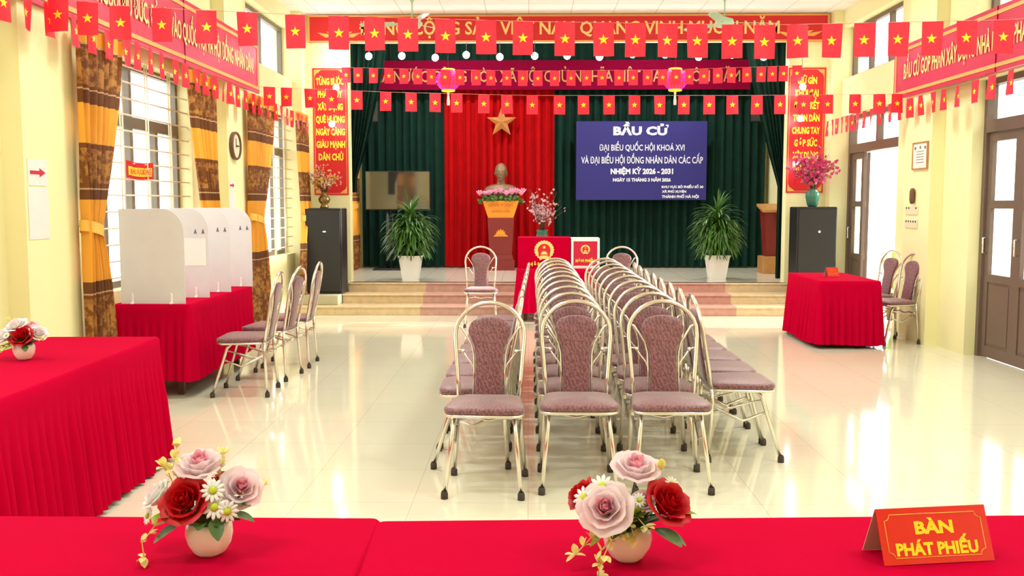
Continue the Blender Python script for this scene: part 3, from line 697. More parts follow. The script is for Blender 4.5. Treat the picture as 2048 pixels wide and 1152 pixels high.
# ------------------------------------------------------------------ chairs
def make_chair(label, group):
    t = thing('banquet_chair', label, 'chair', group=group)
    lean = lambda z: .165+(z-.44)*.19
    pts = [(-.168, .44), (-.178, .56), (-.188, .68), (-.197, .79)]
    for k in range(1, 14): a = PI-PI*k/14; pts.append((.197*math.cos(a), .80+.183*math.sin(a)))
    pts += [(-x, z) for x, z in pts[3::-1]]
    b = MB(); b.tube([(x, lean(z), z) for x, z in pts], .0125, 8); b.build('back_hoop', 'steel', t)
    for s in (-1, 1):
        b = MB(); b.tube([(s*x, lean(z), z) for x, z in ((.087, .45), (.086, .60), (.089, .69), (.104, .75), (.135, .80), (.162, .84), (.187, .855))], .0065, 6)
        b.tube([(s*x, lean(z), z) for x, z in ((.088, .60), (.1, .64), (.128, .675), (.155, .715), (.188, .72))], .0055, 6); b.ball((s*.15, lean(.71)-.004, .712), .012, 8, 6)
        b.build('side_rail', 'steel', t)
    half = [(.077, .465), (.076, .58), (.078, .68), (.088, .74), (.11, .79), (.122, .82), (.119, .843)]
    out = half+[(.116*math.cos(a), .85+.055*math.sin(a)) for a in (.3, .6, .9, 1.2, PI/2)]+[(-.116*math.cos(a), .85+.055*math.sin(a)) for a in (1.2, .9, .6, .3)]+[(-x, z) for x, z in half[::-1]]
    b = MB(); b.cushion(out, .034, lambda x, z, h: (x, lean(z)-.004-h, z), inset=.008, dome=.15); b.build('backrest', 'fabric', t)
    # seat
    o2 = []
    def corner(cx, cy, r, a0):
        for k in range(5): a = a0+PI/2*k/4; o2.append((cx+r*math.cos(a), cy+r*math.sin(a)))
    corner(.125, .11, .06, 0); corner(-.125, .11, .06, PI/2); corner(-.148, -.15, .068, PI); corner(.148, -.15, .068, 1.5*PI)
    b = MB(); b.cushion(o2, .036, lambda x, y, h: (x, y, .456+h), dome=.8, inset=.014); b.build('seat', 'fabric', t)
    b = MB(); b.tube([(x*.97, y*.97, .431) for x, y in o2], .0095, 6, close=True); b.tube([(-.19, -.05, .428), (.19, -.05, .428)], .009, 6); b.build('seat_frame', 'steel', t)
    for s in (-1, 1):
        b = MB(); b.tube([(s*.168, .165, .44), (s*.176, .165, .36), (s*.2, .185, .03)], .0122, 8); l = b.build('leg', 'steel', t)
        c = MB(); c.lathe([(.001, 0), (.019, 0), (.019, .03), (.014, .042)], 10, c=(s*.202, .187, 0)); c.build('rubber_foot', 'rubber', l)
        b = MB(); b.tube([(s*.13, -.04, .428), (s*.155, -.10, .425), (s*.163, -.135, .39), (s*.2, -.245, .03)], .0122, 8); l = b.build('leg', 'steel', t)
        c = MB(); c.lathe([(.001, 0), (.019, 0), (.019, .03), (.014, .042)], 10, c=(s*.202, -.248, 0)); c.build('rubber_foot', 'rubber', l)
        b = MB(); b.tube([(s*.172, -.165, .3), (s*.172, -.02, .245), (s*.178, .165, .335)], .0085, 6); b.tube([(s*.165, -.13, .37), (s*.17, .165, .30)], .006, 6); b.build('brace', 'steel', t)
    b = MB(); b.tube([(-.178, .17, .33), (-.08, .15, .345), (0, .145, .33), (.08, .15, .345), (.178, .17, .33)], .008, 6); b.build('stretcher', 'steel', t)
    return t
ORD = ['first', 'second', 'third', 'fourth', 'fifth', 'sixth', 'seventh', 'eighth', 'ninth', 'tenth', 'eleventh']
base = make_chair('mauve chair at the left end of the front row, facing the camera', 'mauve banquet chairs in the central block')
base.location = (-.228, 5.105, 0); base.rotation_euler = (0, 0, -.04)
proto_kids = [o for o in bpy.data.objects if o.parent == base]; proto_sub = {o.name: [q for q in bpy.data.objects if q.parent == o] for o in proto_kids}
def chair(x, y, rz, label, group):
    c = base.copy(); C.objects.link(c); c.location = (x, y, 0); c.rotation_euler = (0, 0, rz); c['label'] = label; c['group'] = group
    for k in proto_kids:
        kc = k.copy(); C.objects.link(kc); kc.parent = c
        for s in proto_sub[k.name]: q = s.copy(); C.objects.link(q); q.parent = kc
    return c
G1 = 'mauve banquet chairs in the central block'
j = lambda a: (r.random()-.5)*a
for i in range(10):
    chair(.27+j(.012), 5.19+.462*i, j(.02), 'mauve chair facing the camera, %s from the front in the middle column' % ORD[i], G1)
for i in range(10):
    chair(.775+j(.012), 5.205+.462*i, j(.02), 'mauve chair facing the camera, %s from the front in the right column' % ORD[i], G1)
for i in range(8):
    chair(-.31+.006*i+j(.01), 5.63+.46*i, -PI/2+j(.03), 'mauve chair facing left, %s from the front of the left file' % ORD[i], G1)
for i in range(8):
    chair(1.262+j(.012), 5.80+.452*i, PI/2+j(.03), 'mauve chair facing the right doors, %s from the front of the right file' % ORD[i], G1)
chair(-.6, 11.95, .05, 'lone mauve chair before the steps, left of the red ballot table', 'mauve chairs in front of the steps')
chair(1.19, 11.95, -.03, 'lone mauve chair before the steps, right of the red ballot table', 'mauve chairs in front of the steps')
G2 = 'mauve chairs facing the voting booths'
chair(-2.28, 7.64, -PI/2+.05, 'mauve chair at the nearest voting booth, facing the left wall', G2)
chair(-2.27, 8.33, -PI/2-.1, 'mauve chair at the middle voting booth', G2)
chair(-2.25, 8.98, -PI/2+.03, 'mauve chair at the farthest voting booth', G2)
G3 = 'mauve chairs behind the right red table'
chair(4.05, 10.56, -PI/2+.28, 'nearer of two mauve chairs standing by the right wall behind the red table', G3)
chair(4.05, 11.2, -PI/2+.28, 'farther of two mauve chairs standing by the right wall behind the red table', G3)

# ------------------------------------------------------------------ tables and cloths
def table(x0, x1, y0, y1, h, label, rz=0):
    cx, cy = (x0+x1)/2, (y0+y1)/2; W, D_ = (x1-x0)/2-.03, (y1-y0)/2-.03
    t = thing('folding_table', label, 'table', (cx, cy, 0), rz)
    b = MB(); b.bbox(-W, W, -D_, D_, h-.04, h-.008, .008); b.build('tabletop', 'wood_dark', t)
    for sx in (-1, 1):
        for sy in (-1, 1): b = MB(); b.bbox(sx*(W-.06)-.025, sx*(W-.06)+.025, sy*(D_-.06)-.025, sy*(D_-.06)+.025, 0, h-.04, .006); b.build('leg', 'wood_dark', t)
    return t
def cloth(x0, x1, y0, y1, h, hem, label, rz=0, flare=.06, pleat_n=9, amp=.014, plain=.12, seed=0, name='tablecloth'):
    cx, cy = (x0+x1)/2, (y0+y1)/2; W, D_ = (x1-x0)/2, (y1-y0)/2; r_ = .025
    per = []
    def seg(p, q):
        L = math.dist(p, q); n = max(2, int(L/.009)); 
        for k in range(n): per.append((p[0]+(q[0]-p[0])*k/n, p[1]+(q[1]-p[1])*k/n))
    def arc(cx_, cy_, a0):
        for k in range(5): a = a0+PI/2*k/5; per.append((cx_+r_*math.cos(a), cy_+r_*math.sin(a)))
    seg((W, -D_+r_), (W, D_-r_)); arc(W-r_, D_-r_, 0); seg((W-r_, D_), (-W+r_, D_)); arc(-W+r_, D_-r_, PI/2)
    seg((-W, D_-r_), (-W, -D_+r_)); arc(-W+r_, -D_+r_, PI); seg((-W+r_, -D_), (W-r_, -D_)); arc(W-r_, -D_+r_, 1.5*PI)
    n = len(per); nor = []
    for i in range(n):
        a, c = per[i-1], per[(i+1) % n]; d = Vector((c[0]-a[0], c[1]-a[1])).normalized(); nor.append((d.y, -d.x))
    s = [0]
    for i in range(1, n): s.append(s[-1]+math.dist(per[i-1], per[i]))
    rr = random.Random(seed); ph = rr.random()*6
    zs = [h, h-.012]+[h-.012-(h-.012-hem)*k/12 for k in range(1, 13)]
    vs = []; fs = []
    for zi, z in enumerate(zs):
        dn = h-z; rampv = max(0, min(1, (dn-plain)/.25)); 
        for i in range(n):
            ss = s[i]; q = 2*abs(math.sin(ss*pleat_n*PI+ph+.9*math.sin(ss*3.1)+.25*dn))**.6-1+.5*math.sin(ss*pleat_n*.43*2*PI+ph*2)
            off = (0 if zi == 0 else .006)+flare*(dn/h)**1.3+amp*rampv*q*(.5+.5*dn/h)
            if zi == 0: off = -.006
            hz = (.008*math.sin(ss*7+ph) if zi == len(zs)-1 else 0)
            vs.append((per[i][0]+nor[i][0]*off, per[i][1]+nor[i][1]*off, z+hz))
    for a in range(len(zs)-1):
        for i in range(n): k = (i+1) % n; fs.append((a*n+i, a*n+n+i, a*n+n+k, a*n+k))
    b = MB(); b.add(vs, fs, 0, True); 
    b.f.append(tuple(range(n))); b.m.append(0); b.sm.append(False)
    o = b.build(name, 'cloth', None, (cx, cy, 0), (0, 0, rz)); tag(o, label, 'tablecloth', 'crimson table cloths'); return o
# foreground tables
for (x0, x1, dy, rz, lab) in ((-2.25, -.372, 0, 0, 'left'), (-.366, 1.95, .0, .045, 'right')):
    y1 = 2.345 if lab == 'left' else 2.375
    table(x0, x1, 1.62, y1, .75, 'dark wooden table under the %s foreground cloth' % lab, rz if lab == 'left' else .045)
    cloth(x0, x1, 1.62, y1, .753, .08, 'crimson cloth on the foreground table at bottom %s' % lab, rz, flare=.0 , seed=1, amp=.004)
# left table
table(-2.79, -2.2, 2.9, 5.58, .745, 'long table under the cloth at the left edge', -.0)
cloth(-2.83, -2.17, 2.9, 5.6, .75, .02, 'crimson pleated cloth over the long table at the left edge, with flowers on it', 0.03, flare=.05, plain=.1, seed=4, pleat_n=14, amp=.024)
# booth table
table(-3.25, -2.72, 7.47, 9.1, .745, 'table under the cloth carrying the white voting panels')
cloth(-3.28, -2.68, 7.42, 9.13, .75, .14, 'crimson cloth on the table carrying the white voting panels', 0, flare=.03, plain=.06, seed=5, pleat_n=15, amp=.02)
# right table
table(3.12, 3.70, 10.12, 11.3, .715, 'table under the cloth by the right wall')
cloth(3.09, 3.74, 10.10, 11.33, .72, .04, 'crimson pleated cloth over the small table by the right doors', 0, flare=.045, plain=.05, seed=6, pleat_n=14, amp=.024)
# ballot table
table(-.13, .93, 12.36, 12.86, .685, 'table under the cloth carrying the ballot boxes')
cloth(-.15, .95, 12.33, 12.88, .69, .12, 'crimson cloth on the ballot table in front of the steps', 0, flare=.05, plain=.05, seed=8, pleat_n=10, amp=.010)

# ballot boxes
def emblem(x, y, z, R, parent):
    mt = face_mtx('front', (x, y, z)); b = MB()
    for k in range(-9, 10):      # wheat wreath
        a = -PI/2+k*.305+PI; ca, sa = math.cos(a), math.sin(a)
        b.prism([(ca*R*.98+.16*R*math.cos(q), sa*R*.98*.98+.16*R*math.sin(q)) for q in [2*PI*i/8 for i in range(8)]], .004, mt)
    b.prism([(R*math.cos(2*PI*k/32), R*math.sin(2*PI*k/32)) for k in range(32)], .003, mt)
    b.prism([(-.62*R, -.62*R), (-.5*R, -1.15*R), (-.2*R, -1.0*R), (.2*R, -1.0*R), (.5*R, -1.15*R), (.62*R, -.62*R)], .006, mt)
    mt2 = mt @ Matrix.Translation((0, 0, .003))
    b.prism([(.72*R*math.cos(2*PI*k/32), .72*R*math.sin(2*PI*k/32)) for k in range(32)], .002, mt2, 1)
    mt3 = mt @ Matrix.Translation((0, 0, .005))
    b.star((0, .33*R), .24*R, .002, mt3, 0)
    gear = []
    for k in range(0, 25): a = PI*k/24; q = .42*R if (k//2) % 2 == 0 else .32*R; gear.append((q*math.cos(a), -.5*R+q*math.sin(a)))
    b.prism(gear, .002, mt3, 0)
    for s in (-1, 1): b.prism([(s*.66*R, -.3*R), (s*.35*R, -.72*R), (s*.62*R, -.72*R)][::(-1 if s > 0 else 1)], .003, mt3, 1)
    return b.build('emblem', ['letter_cream', 'banner_red'], parent)
t = thing('ballot_box', 'large red ballot box with gold emblem on the red table', 'ballot box', (.205, 12.62, .69))
b = MB(); b.bbox(-.345, .345, -.2, .2, 0, .405, .008); b.build('box_body', 'cloth', t)
b = MB(); b.box(-.12, .12, -.012, .012, .4045, .408); b.build('slot', 'black_plastic', t)
emblem(.0, -.202, .24, .115, t)
text('HÒM PHIẾU', 'lettering', 'letter_yellow', face_mtx('front', (0, -.203, .035)), .40, .045, t, bold=.05)
t = thing('ballot_box', 'small white framed ballot box with red face beside the large red one', 'ballot box', (.742, 12.55, .69))
b = MB()
for x0, x1, z0, z1 in ((-.185, -.155, 0, .40), (.155, .185, 0, .40), (-.155, .155, 0, .035), (-.155, .155, .355, .40)): b.bbox(x0, x1, -.15, .15, z0, z1, .006)
b.build('frame', 'plastic_white', t); b = MB(); b.box(-.156, .156, -.14, .14, .034, .356); b.build('red_panel', 'banner_magenta', t)
emblem(0, -.142, .25, .055, t); text('HÒM PHIẾU', 'lettering', 'letter_yellow', face_mtx('front', (0, -.143, .085)), .25, .038, t, bold=.05)

# voting panels
for i, (y, x0, x1) in enumerate(((7.44, -3.225, -2.715), (7.95, -3.21, -2.695), (8.45, -3.2, -2.67), (9.02, -3.18, -2.64))):
    n_ = ['nearest', 'second', 'third', 'farthest'][i]
    t = thing('voting_booth_panel', '%s white rounded voting divider standing on the red booth table' % n_, 'divider', (0, y, .75), 0, 'white voting dividers')
    R_ = .17; H = .75; poly = [(x0, 0), (x1, 0), (x1, H-R_)]+[(x1-R_+R_*math.cos(a), H-R_+R_*math.sin(a)) for a in [PI/2*k/8 for k in range(1, 9)]]+[(x0, H)]
    b = MB(); b.prism(poly, .008, face_mtx('front', (0, .004, 0))); b.build('panel', 'acrylic', t)
    for xx in (x0+.09, x1-.11):
        b = MB(); b.bbox(xx-.012, xx+.012, -.03, .03, 0, .012, .003); b.bbox(xx-.009, xx+.009, -.012, -.004, 0, .085, .003); b.build('clip', 'clip', t)
    if i:
        b = MB()
        for k, xx in enumerate((x1-.085, x1-.02)):
            mt = face_mtx('front', (xx-.02, -.005, .555)) @ Matrix.Scale(.75, 4); b.prism([(-.018, -.022), (-.006, -.022), (0, -.008), (.006, -.022), (.018, -.022), (.006, .016), (-.006, .016)], .001, mt)
            b.prism([(.007*math.cos(q), .023+.007*math.sin(q)) for q in [2*PI*w_/10 for w_ in range(10)]], .001, mt)
        b.build('printed_figures', 'grey_ink', t)
        if i == 1: b = MB(); b.box(x1-.2, x1-.02, -.006, -.004, .27, .5); b.build('instruction_sheet', 'clip', t)

# ------------------------------------------------------------------ stage things
def speaker(x0, x1, y, z0, z1, label):
    t = thing('loudspeaker', label, 'loudspeaker', ((x0+x1)/2, y, z0)); W = (x1-x0)/2
    b = MB(); b.bbox(-W, W, -.2, .2, 0, z1-z0, .015); b.build('cabinet', 'black_plastic', t)
    b = MB(); b.bbox(-W+.02, W-.02, -.215, -.195, .03, z1-z0-.03, .01); b.build('grille', 'black', t)
    b = MB(); b.box(.0, .045, -.219, -.214, (z1-z0)*.72, (z1-z0)*.72+.02) if x0 < 0 else b.ball((.03, -.215, (z1-z0)*.72), .018, 8, 6); b.build('badge', 'plastic_white', t)
speaker(-3.15, -2.62, 13.5, .265, 1.47, 'tall black loudspeaker on the plinth left of the stage')
speaker(3.72, 4.27, 13.45, .265, 1.49, 'tall black loudspeaker right of the stage under the green vase')
for x, lab in ((-2.72, 'left'), (3.93, 'right')):
    t = thing('wall_loudspeaker', 'small dark loudspeaker hung high in the %s corner of the stage' % lab, 'loudspeaker', (x, 16.6, 2.93), .25 if x < 0 else -.25)
    b = MB(); b.bbox(-.11, .11, -.1, .1, 0, .36, .015); b.build('cabinet', 'black_plastic', t); b = MB(); b.bbox(-.095, .095, -.108, -.098, .015, .345, .004); b.build('grille', 'black', t)
    b = MB(); b.tube([(0, .1, .2), (0, .26, .2)], .015, 6); b.build('bracket', 'black_plastic', t)
# television
t = thing('television', 'flat television on a floor stand at the left of the stage', 'television', (-2.25, 16.4, ZS))
b = MB(); b.bbox(-.56, .56, -.02, .04, 1.03, 1.70, .01); b.build('casing', 'black_plastic', t)
b = MB(); b.box(-.545, .545, -.023, -.019, 1.05, 1.685); b.build('screen', 'screen', t)
b = MB(); b.tube([(-.19, .04, .02), (-.19, .04, 1.1)], .035, 10); b.tube([(-.1, .04, .02), (-.1, .04, 1.1)], .012, 8); b.build('stand_pole', 'black_plastic', t)
b = MB(); b.bbox(-.42, .3, -.2, .24, 0, .03, .01); b.build('stand_base', 'black_plastic', t)
# gold star on the red curtain
b = MB(); b.star((0, 0), .27, .03, face_mtx('front', (0, 0, 0)), 0, .05); M['dull_star'] = mat('tarnished_gold_star', (178, 112, 44), .5); o = b.build('wall_star', 'dull_star', None, (-.473, 16.80, 2.945)); tag(o, 'dull gold five pointed star fixed on the red curtain', 'star')
# bust
def bust():
    P = []
    b = MB()
    Z = 1.24
    b.ball((0, 0, .90), .115, 16, 12, sc=(.92, 1.05, 1.28))          # skull
    b.ball((0, -.035, .84), .085, 14, 10, sc=(.85, .9, 1.1)); b.ball((0, -.06, .765), .045, 12, 8)      # jaw, chin
    b.ball((0, -.125, .855), .02, 8, 6, sc=(.8, 1, 1.9)); b.ball((0, -.115, .80), .024, 8, 6, sc=(1.3, .6, .5)); b.ball((0, -.105, .91), .05, 10, 6, sc=(1.4, .5, .35))
    for s in (-1, 1): b.ball((s*.105, .0, .87), .028, 8, 6, sc=(.5, 1, 1.6)); b.ball((s*.045, -.095, .865), .024, 8, 6, sc=(1, .7, .7))
    b.tube([(0, .01, .55), (0, .0, .66), (0, -.005, .80)], [.095, .07, .065], 14)
    b.ball((0, .02, .585), .17, 18, 12, sc=(1.7, .7, .64)); b.ball((0, .02, .44), .19, 18, 12, sc=(1.55, .68, .8))
    for s in (-1, 1): b.tube([(s*.02, -.09, .60), (s*.07, -.1, .55), (s*.04, -.13, .48)], [.02, .022, .012], 8)
    me = bpy.data.meshes.new('bust_source'); me.from_pydata(b.v, [], b.f); o = bpy.data.objects.new('bust_source', me); C.objects.link(o)
    m = o.modifiers.new('r', 'REMESH'); m.mode = 'VOXEL'; m.voxel_size = .012; m.use_smooth_shade = True
    m = o.modifiers.new('s', 'SMOOTH'); m.iterations = 3
    bpy.context.view_layer.update(); me2 = bpy.data.meshes.new_from_object(o.evaluated_get(bpy.context.evaluated_depsgraph_get()))
    bpy.data.objects.remove(o); me2.name = 'bust'; me2.materials.clear(); me2.materials.append(M['bust'])
    bm = bmesh.new(); bm.from_mesh(me2); g = bm.verts[:]+bm.edges[:]+bm.faces[:]
    bmesh.ops.bisect_plane(bm, geom=g, plane_co=(0, 0, .405), plane_no=(0, 0, 1), clear_inner=True); bm.to_mesh(me2); bm.free()
    o = bpy.data.objects.new('bust', me2); C.objects.link(o); return o
bx, by = -.475, 16.42
o = bust(); o.location = (bx, by+.02, ZS+.79); tag(o, 'bronze coloured head and shoulders bust above the lotus planter on the stage', 'bust')
t = thing('bust_pedestal', 'burgundy pedestal with a gold lotus under the gold planter on the stage', 'pedestal', (bx, by, ZS))
def taper(b, w0, d0, w1, d1, z0, z1, mi=0):
    vs = [(sx*w0, sy*d0, z0) for sx, sy in ((-1, -1), (1, -1), (1, 1), (-1, 1))]+[(sx*w1, sy*d1, z1) for sx, sy in ((-1, -1), (1, -1), (1, 1), (-1, 1))]
    b.add(vs, [(3, 2, 1, 0), (4, 5, 6, 7), (0, 1, 5, 4), (1, 2, 6, 5), (2, 3, 7, 6), (3, 0, 4, 7)], mi)
b = MB(); taper(b, .19, .16, .225, .18, .26, .9); b.build('column', 'burgundy', t)
b = MB(); taper(b, .235, .2, .235, .2, 0, .17); taper(b, .215, .18, .2, .17, .17, .26); b.build('plinth', 'burgundy', t)
b = MB()
for k in range(-3, 4): b.prism([(-.02, 0), (.02, 0), (.03, .05), (0, .12-.008*abs(k)), (-.03, .05)], .006-.001*abs(k), face_mtx('front', (0, -.178, .60)) @ Matrix.Rotation(-k*.42, 4, 'Z'))
b.prism([(-.13, -.02), (.13, -.02), (.1, .01), (-.1, .01)], .004, face_mtx('front', (0, -.178, .60))); b.build('lotus_emblem', 'planter_gold', t)
t = thing('lotus_planter', 'ochre gold planter filled with pink lotus flowers on the pedestal', 'planter', (bx, by-.01, ZS+.9))
b = MB(); taper(b, .215, .16, .31, .19, 0, .29); b.build('planter_box', 'planter_gold', t)
text('CHỦ TỊCH', 'lettering', 'letter_orange', Matrix.Translation((0, -.195, .195)) @ Matrix.Rotation(.1, 4, 'X') @ face_mtx('front', (0, 0, 0)), .42, .045, t, bold=.03)
text('MUÔN NĂM', 'lettering', 'letter_orange', Matrix.Translation((0, -.183, .09)) @ Matrix.Rotation(.1, 4, 'X') @ face_mtx('front', (0, 0, 0)), .30, .04, t, bold=.02)
b = MB(); r = random.Random(5)
for k in range(150):
    x = (r.random()-.5)*.76; y = (r.random()-.5)*.4-.03; mt = Euler((r.random()*6, r.random()*6, r.random()*6)).to_matrix()
    b.ball((x, y, .30+r.random()*.06-(.05 if abs(x) > .32 else 0)), .034, 6, 4, sc=(1, 1, .35), mtx=mt)
b.build('greenery', 'leaf', t)
for k in range(18):
    x = -.36+.72*(k % 9)/8+(r.random()-.5)*.04; y = -.15+.1*(k//9)+(r.random()-.5)*.03; z = .37+r.random()*.05; b = MB()
    for q in range(8):
        a = q*PI/4; ti = .35 if q % 2 else .7
        mt = Matrix.Rotation(a, 3, 'Z') @ Matrix.Rotation(ti, 3, 'Y')
        b.ball(Vector((x, y, z))+mt @ Vector((0, 0, .045)), .052, 6, 5, sc=(.22, .5, 1), mtx=mt)
    b.build('lotus_flower', 'lotus', t)

def blossoms(name, label, cat, loc, vase_prof, vm, pm, H, spread, nb, nbl, seed, mod=None, pr=.016, leafy=0):
    t = thing(name, label, cat, loc); r = random.Random(seed); b = MB(); b.lathe(vase_prof, 20, mod=mod); b.build('vase', vm, t)
    z0 = vase_prof[-1][1]; br = MB(); fl = MB(); lv = MB()
    for k in range(nb):
        a = r.random()*2*PI; sp = spread*(.25+.75*r.random()); h = H*(.55+.45*r.random())*(1-.35*(sp/spread)**2)
        pts = [Vector((0, 0, z0-.08))]
        for s in range(1, 6):
            f = s/5; pts.append(Vector((math.cos(a)*sp*f**1.2+(r.random()-.5)*.03, math.sin(a)*sp*f**1.2*.7+(r.random()-.5)*.03, z0+(h)*f)))
        br.tube(pts, [.006, .005, .0045, .004, .003, .002], 5)
        for q in range(nbl//nb):
            f = .3+.7*r.random(); i = min(4, int(f*5)); p = pts[i].lerp(pts[i+1], f*5-i)+Vector(((r.random()-.5)*.09, (r.random()-.5)*.09, (r.random()-.5)*.09))
            if leafy and r.random() < leafy: lv.ball(p, pr*.9, 5, 3, sc=(.5, 1, .3), mtx=Euler((r.random()*6, r.random()*6, 0)).to_matrix()); continue
            mt = Euler((r.random()*6, r.random()*6, 0)).to_matrix()
            mcol = r.randrange(len(pm))
            for w_ in range(5): aa = w_*1.2566; fl.ball(p+mt @ Vector((math.cos(aa)*pr*.6, math.sin(aa)*pr*.6, 0)), pr*.62, 5, 3, mcol, sc=(1, 1, .45), mtx=mt)
    br.build('branches', 'branch', t); fl.build('blossoms', pm, t)
    if leafy: lv.build('small_leaves', 'leaf_light', t)
    return t
blossoms('blossom_vase', 'green glazed vase of deep pink blossom on the right loudspeaker', 'vase of blossom', (3.98, 13.45, 1.49), [(.001, 0), (.055, 0), (.075, .03), (.098, .15), (.09, .2), (.055, .23), (.07, .25)], 'green_glaze', ['hot_pink', 'pink', 'hot_pink'], .60, .42, 34, 620, 11, pr=.021, leafy=.12)
blossoms('blossom_vase', 'bronze round vase of golden dried flowers on the left loudspeaker', 'vase of blossom', (-2.89, 13.45, 1.47), [(.001, 0), (.06, 0), (.055, .03), (.04, .05), (.075, .09), (.085, .125), (.06, .17), (.03, .2), (.045, .225)], 'bronze', ['dry_gold', 'dry_gold', 'pale_blossom'], .44, .33, 30, 330, 12, pr=.012)
blossoms('blossom_vase', 'vase of pale pink peach blossom on the stage behind the ballot box', 'vase of blossom', (.2, 13.98, ZS), [(.001, 0), (.12, 0), (.16, .2), (.17, .4), (.1, .62), (.075, .72), (.09, .76)], 'green_glaze', ['pale_blossom'], .70, .34, 28, 215, 13, pr=.017, leafy=.06)

# dracaenas
def dracaena(x, y, label, seed, W=.40, H=1.36):
    t = thing('potted_dracaena', label, 'potted plant', (x, y, ZS), 0, 'potted dracaenas on the stage')
    b = MB(); taper(b, .115, .115, .165, .165, 0, .37); taper(b, .17, .17, .175, .175, .345, .37); b.build('planter', 'plastic_white', t)
    b = MB(); taper(b, .15, .15, .155, .155, .33, .372); b.build('soil', 'branch', t)
    b = MB(); r = random.Random(seed)
    stems = [(0, 0, 1.02), (.1, .04, .86), (-.11, -.03, .84), (.03, -.09, .72), (-.02, .09, .9)]
    for sx, sy, h in stems: b.tube([(sx*.5, sy*.5, .36), (sx, sy, h*.7), (sx, sy, h)], .014, 6)
    b.build('stem', 'branch', t)
    b = MB()
    for k in range(760):
        sx, sy, h = stems[r.randrange(5)]; z0 = .44+(h-.44)*r.random()**.8; a = r.random()*2*PI; up = r.random()
        top = z0 > .92
        L = (.44 if top else .43)*(.7+.4*r.random()); el = (.6+.95*r.random()) if top else (.25+.95*r.random()); wd = .012+.007*r.random()
        p = Vector((sx, sy, z0)); d = Vector((math.cos(a)*math.cos(el), math.sin(a)*math.cos(el), math.sin(el))); side = Vector((-math.sin(a), math.cos(a), 0)); vs = []; N = 7
        for i in range(N+1):
            f = i/N; ww = wd*math.sin(PI*min(1, .25+f*.75))**.6*(1 if f < .99 else .1)
            vs += [p-side*ww, p+Vector((0, 0, -.003)), p+side*ww]
            d = (d+Vector((0, 0, -.26-.10*f))*(1 if not top else .55)).normalized(); p = p+d*L/N
            if p.z < .30: p.z = .30
        fs = []
        for i in range(N): q = i*3; fs += [(q, q+1, q+4, q+3), (q+1, q+2, q+5, q+4)]
        b.add(vs, fs, 0, True)
    b.build('foliage', 'leaf', t)
dracaena(-1.77, 14.24, 'bushy green dracaena in a white square planter at the left of the stage', 1)
dracaena(2.86, 14.45, 'bushy green dracaena in a white square planter at the right of the stage', 2)
# lectern
t = thing('lectern', 'wooden topped burgundy lectern at the right edge of the stage', 'lectern', (4.0, 15.75, ZS))
b = MB(); b.add([(-.2, -.22, 1.0), (.2, -.22, 1.0), (.2, .22, 1.1), (-.2, .22, 1.1), (-.2, -.22, 1.04), (.2, -.22, 1.04), (.2, .22, 1.14), (-.2, .22, 1.14)], [(3, 2, 1, 0), (4, 5, 6, 7), (0, 1, 5, 4), (1, 2, 6, 5), (2, 3, 7, 6), (3, 0, 4, 7)]); b.build('reading_top', 'wood', t)
b = MB(); taper(b, .09, .12, .15, .18, .08, 1.03); b.build('column', 'burgundy', t)
b = MB(); b.bbox(-.17, .17, -.2, .2, 0, .28, .01); b.build('base', 'wood', t)
r = random.Random(9); b = MB()
t = thing('flower_bouquet', 'small pink and white bouquet hanging on the front of the lectern', 'bouquet', (4.10, 15.50, 1.33))
for k in range(16): b.ball(((r.random()-.5)*.14, (r.random()-.5)*.05, (r.random()-.5)*.16+.02), .032, 7, 5)
b.build('pink_blooms', 'pink', t); b = MB()
for k in range(14): b.ball(((r.random()-.5)*.1-.01, (r.random()-.5)*.04-.01, -.12-r.random()*.14), .03, 7, 5, sc=(.8, .5, 1.3))
b.build('white_blooms', 'white_petal', t)

# ------------------------------------------------------------------ wall things
t = thing('wall_clock', 'round wall clock with dark rim on the left pilaster', 'clock', (-3.215, 10.4, 2.165))
mt = Matrix.Rotation(PI/2, 4, 'Y')
b = MB(); b.lathe([(.15, 0), (.155, .03), (.145, .045), (.13, .035)], 32, mtx=mt); b.build('rim', 'tan_wood', t)
b = MB(); b.lathe([(.001, .026), (.135, .026)], 32, mtx=mt); b.build('clock_face', 'cream', t)
b = MB(); b.box(.028, .031, -.006, .006, -.02, .08); b.box(.031, .034, -.004, .09, -.006, .006); b.build('hands', 'black_plastic', t)
def sheet(x, y0, y1, z0, z1, label, name='notice_paper', cat='paper'):
    b = MB(); b.box(min(x, x+.003), max(x, x+.003), y0, y1, z0, z1); return tag(b.build(name, 'paper'), label, cat)
sheet(-3.219, 6.08, 6.34, 1.31, 1.65, 'large white notice sheet on the near left pilaster, below the red arrow')
def arrow(y0, y1, z0, z1, label, k=1):
    t = thing('arrow_sign', label, 'sign'); b = MB(); b.box(-3.219, -3.216, y0, y1, z0, z1); b.build('sheet', 'paper', t)
    L = y1-y0; mt_ = face_mtx('left', (-3.2155, (y0+y1)/2, (z0+z1)/2)); h = .02*k
    p = [(-.4*L, -h*.6), (.1*L, -h*.6), (.1*L, -h*1.5), (.42*L, 0), (.1*L, h*1.5), (.1*L, h*.6), (-.4*L, h*.6)]
    b = MB(); b.prism(p, .001, mt_); b.build('red_arrow', 'paper_red', t)
arrow(6.09, 6.33, 1.66, 1.83, 'white sheet with a red arrow pointing right on the near left pilaster')
arrow(10.22, 10.4, 1.68, 1.79, 'small white sheet with a tiny red arrow below the clock', .9)
sheet(-3.219, 10.21, 10.43, 1.36, 1.66, 'small white notice sheet below the clock')
t = thing('window_sign', 'small red and yellow cloth sign tied to the bars of the near window', 'sign'); b = MB()
b.grid(lambda u, v: (-3.385+.01*math.sin(u*14), 7.99+.56*u, 1.76+.145*v-.012*math.sin(u*3.1)), 20, 3); b.build('sign_cloth', 'banner_red', t)
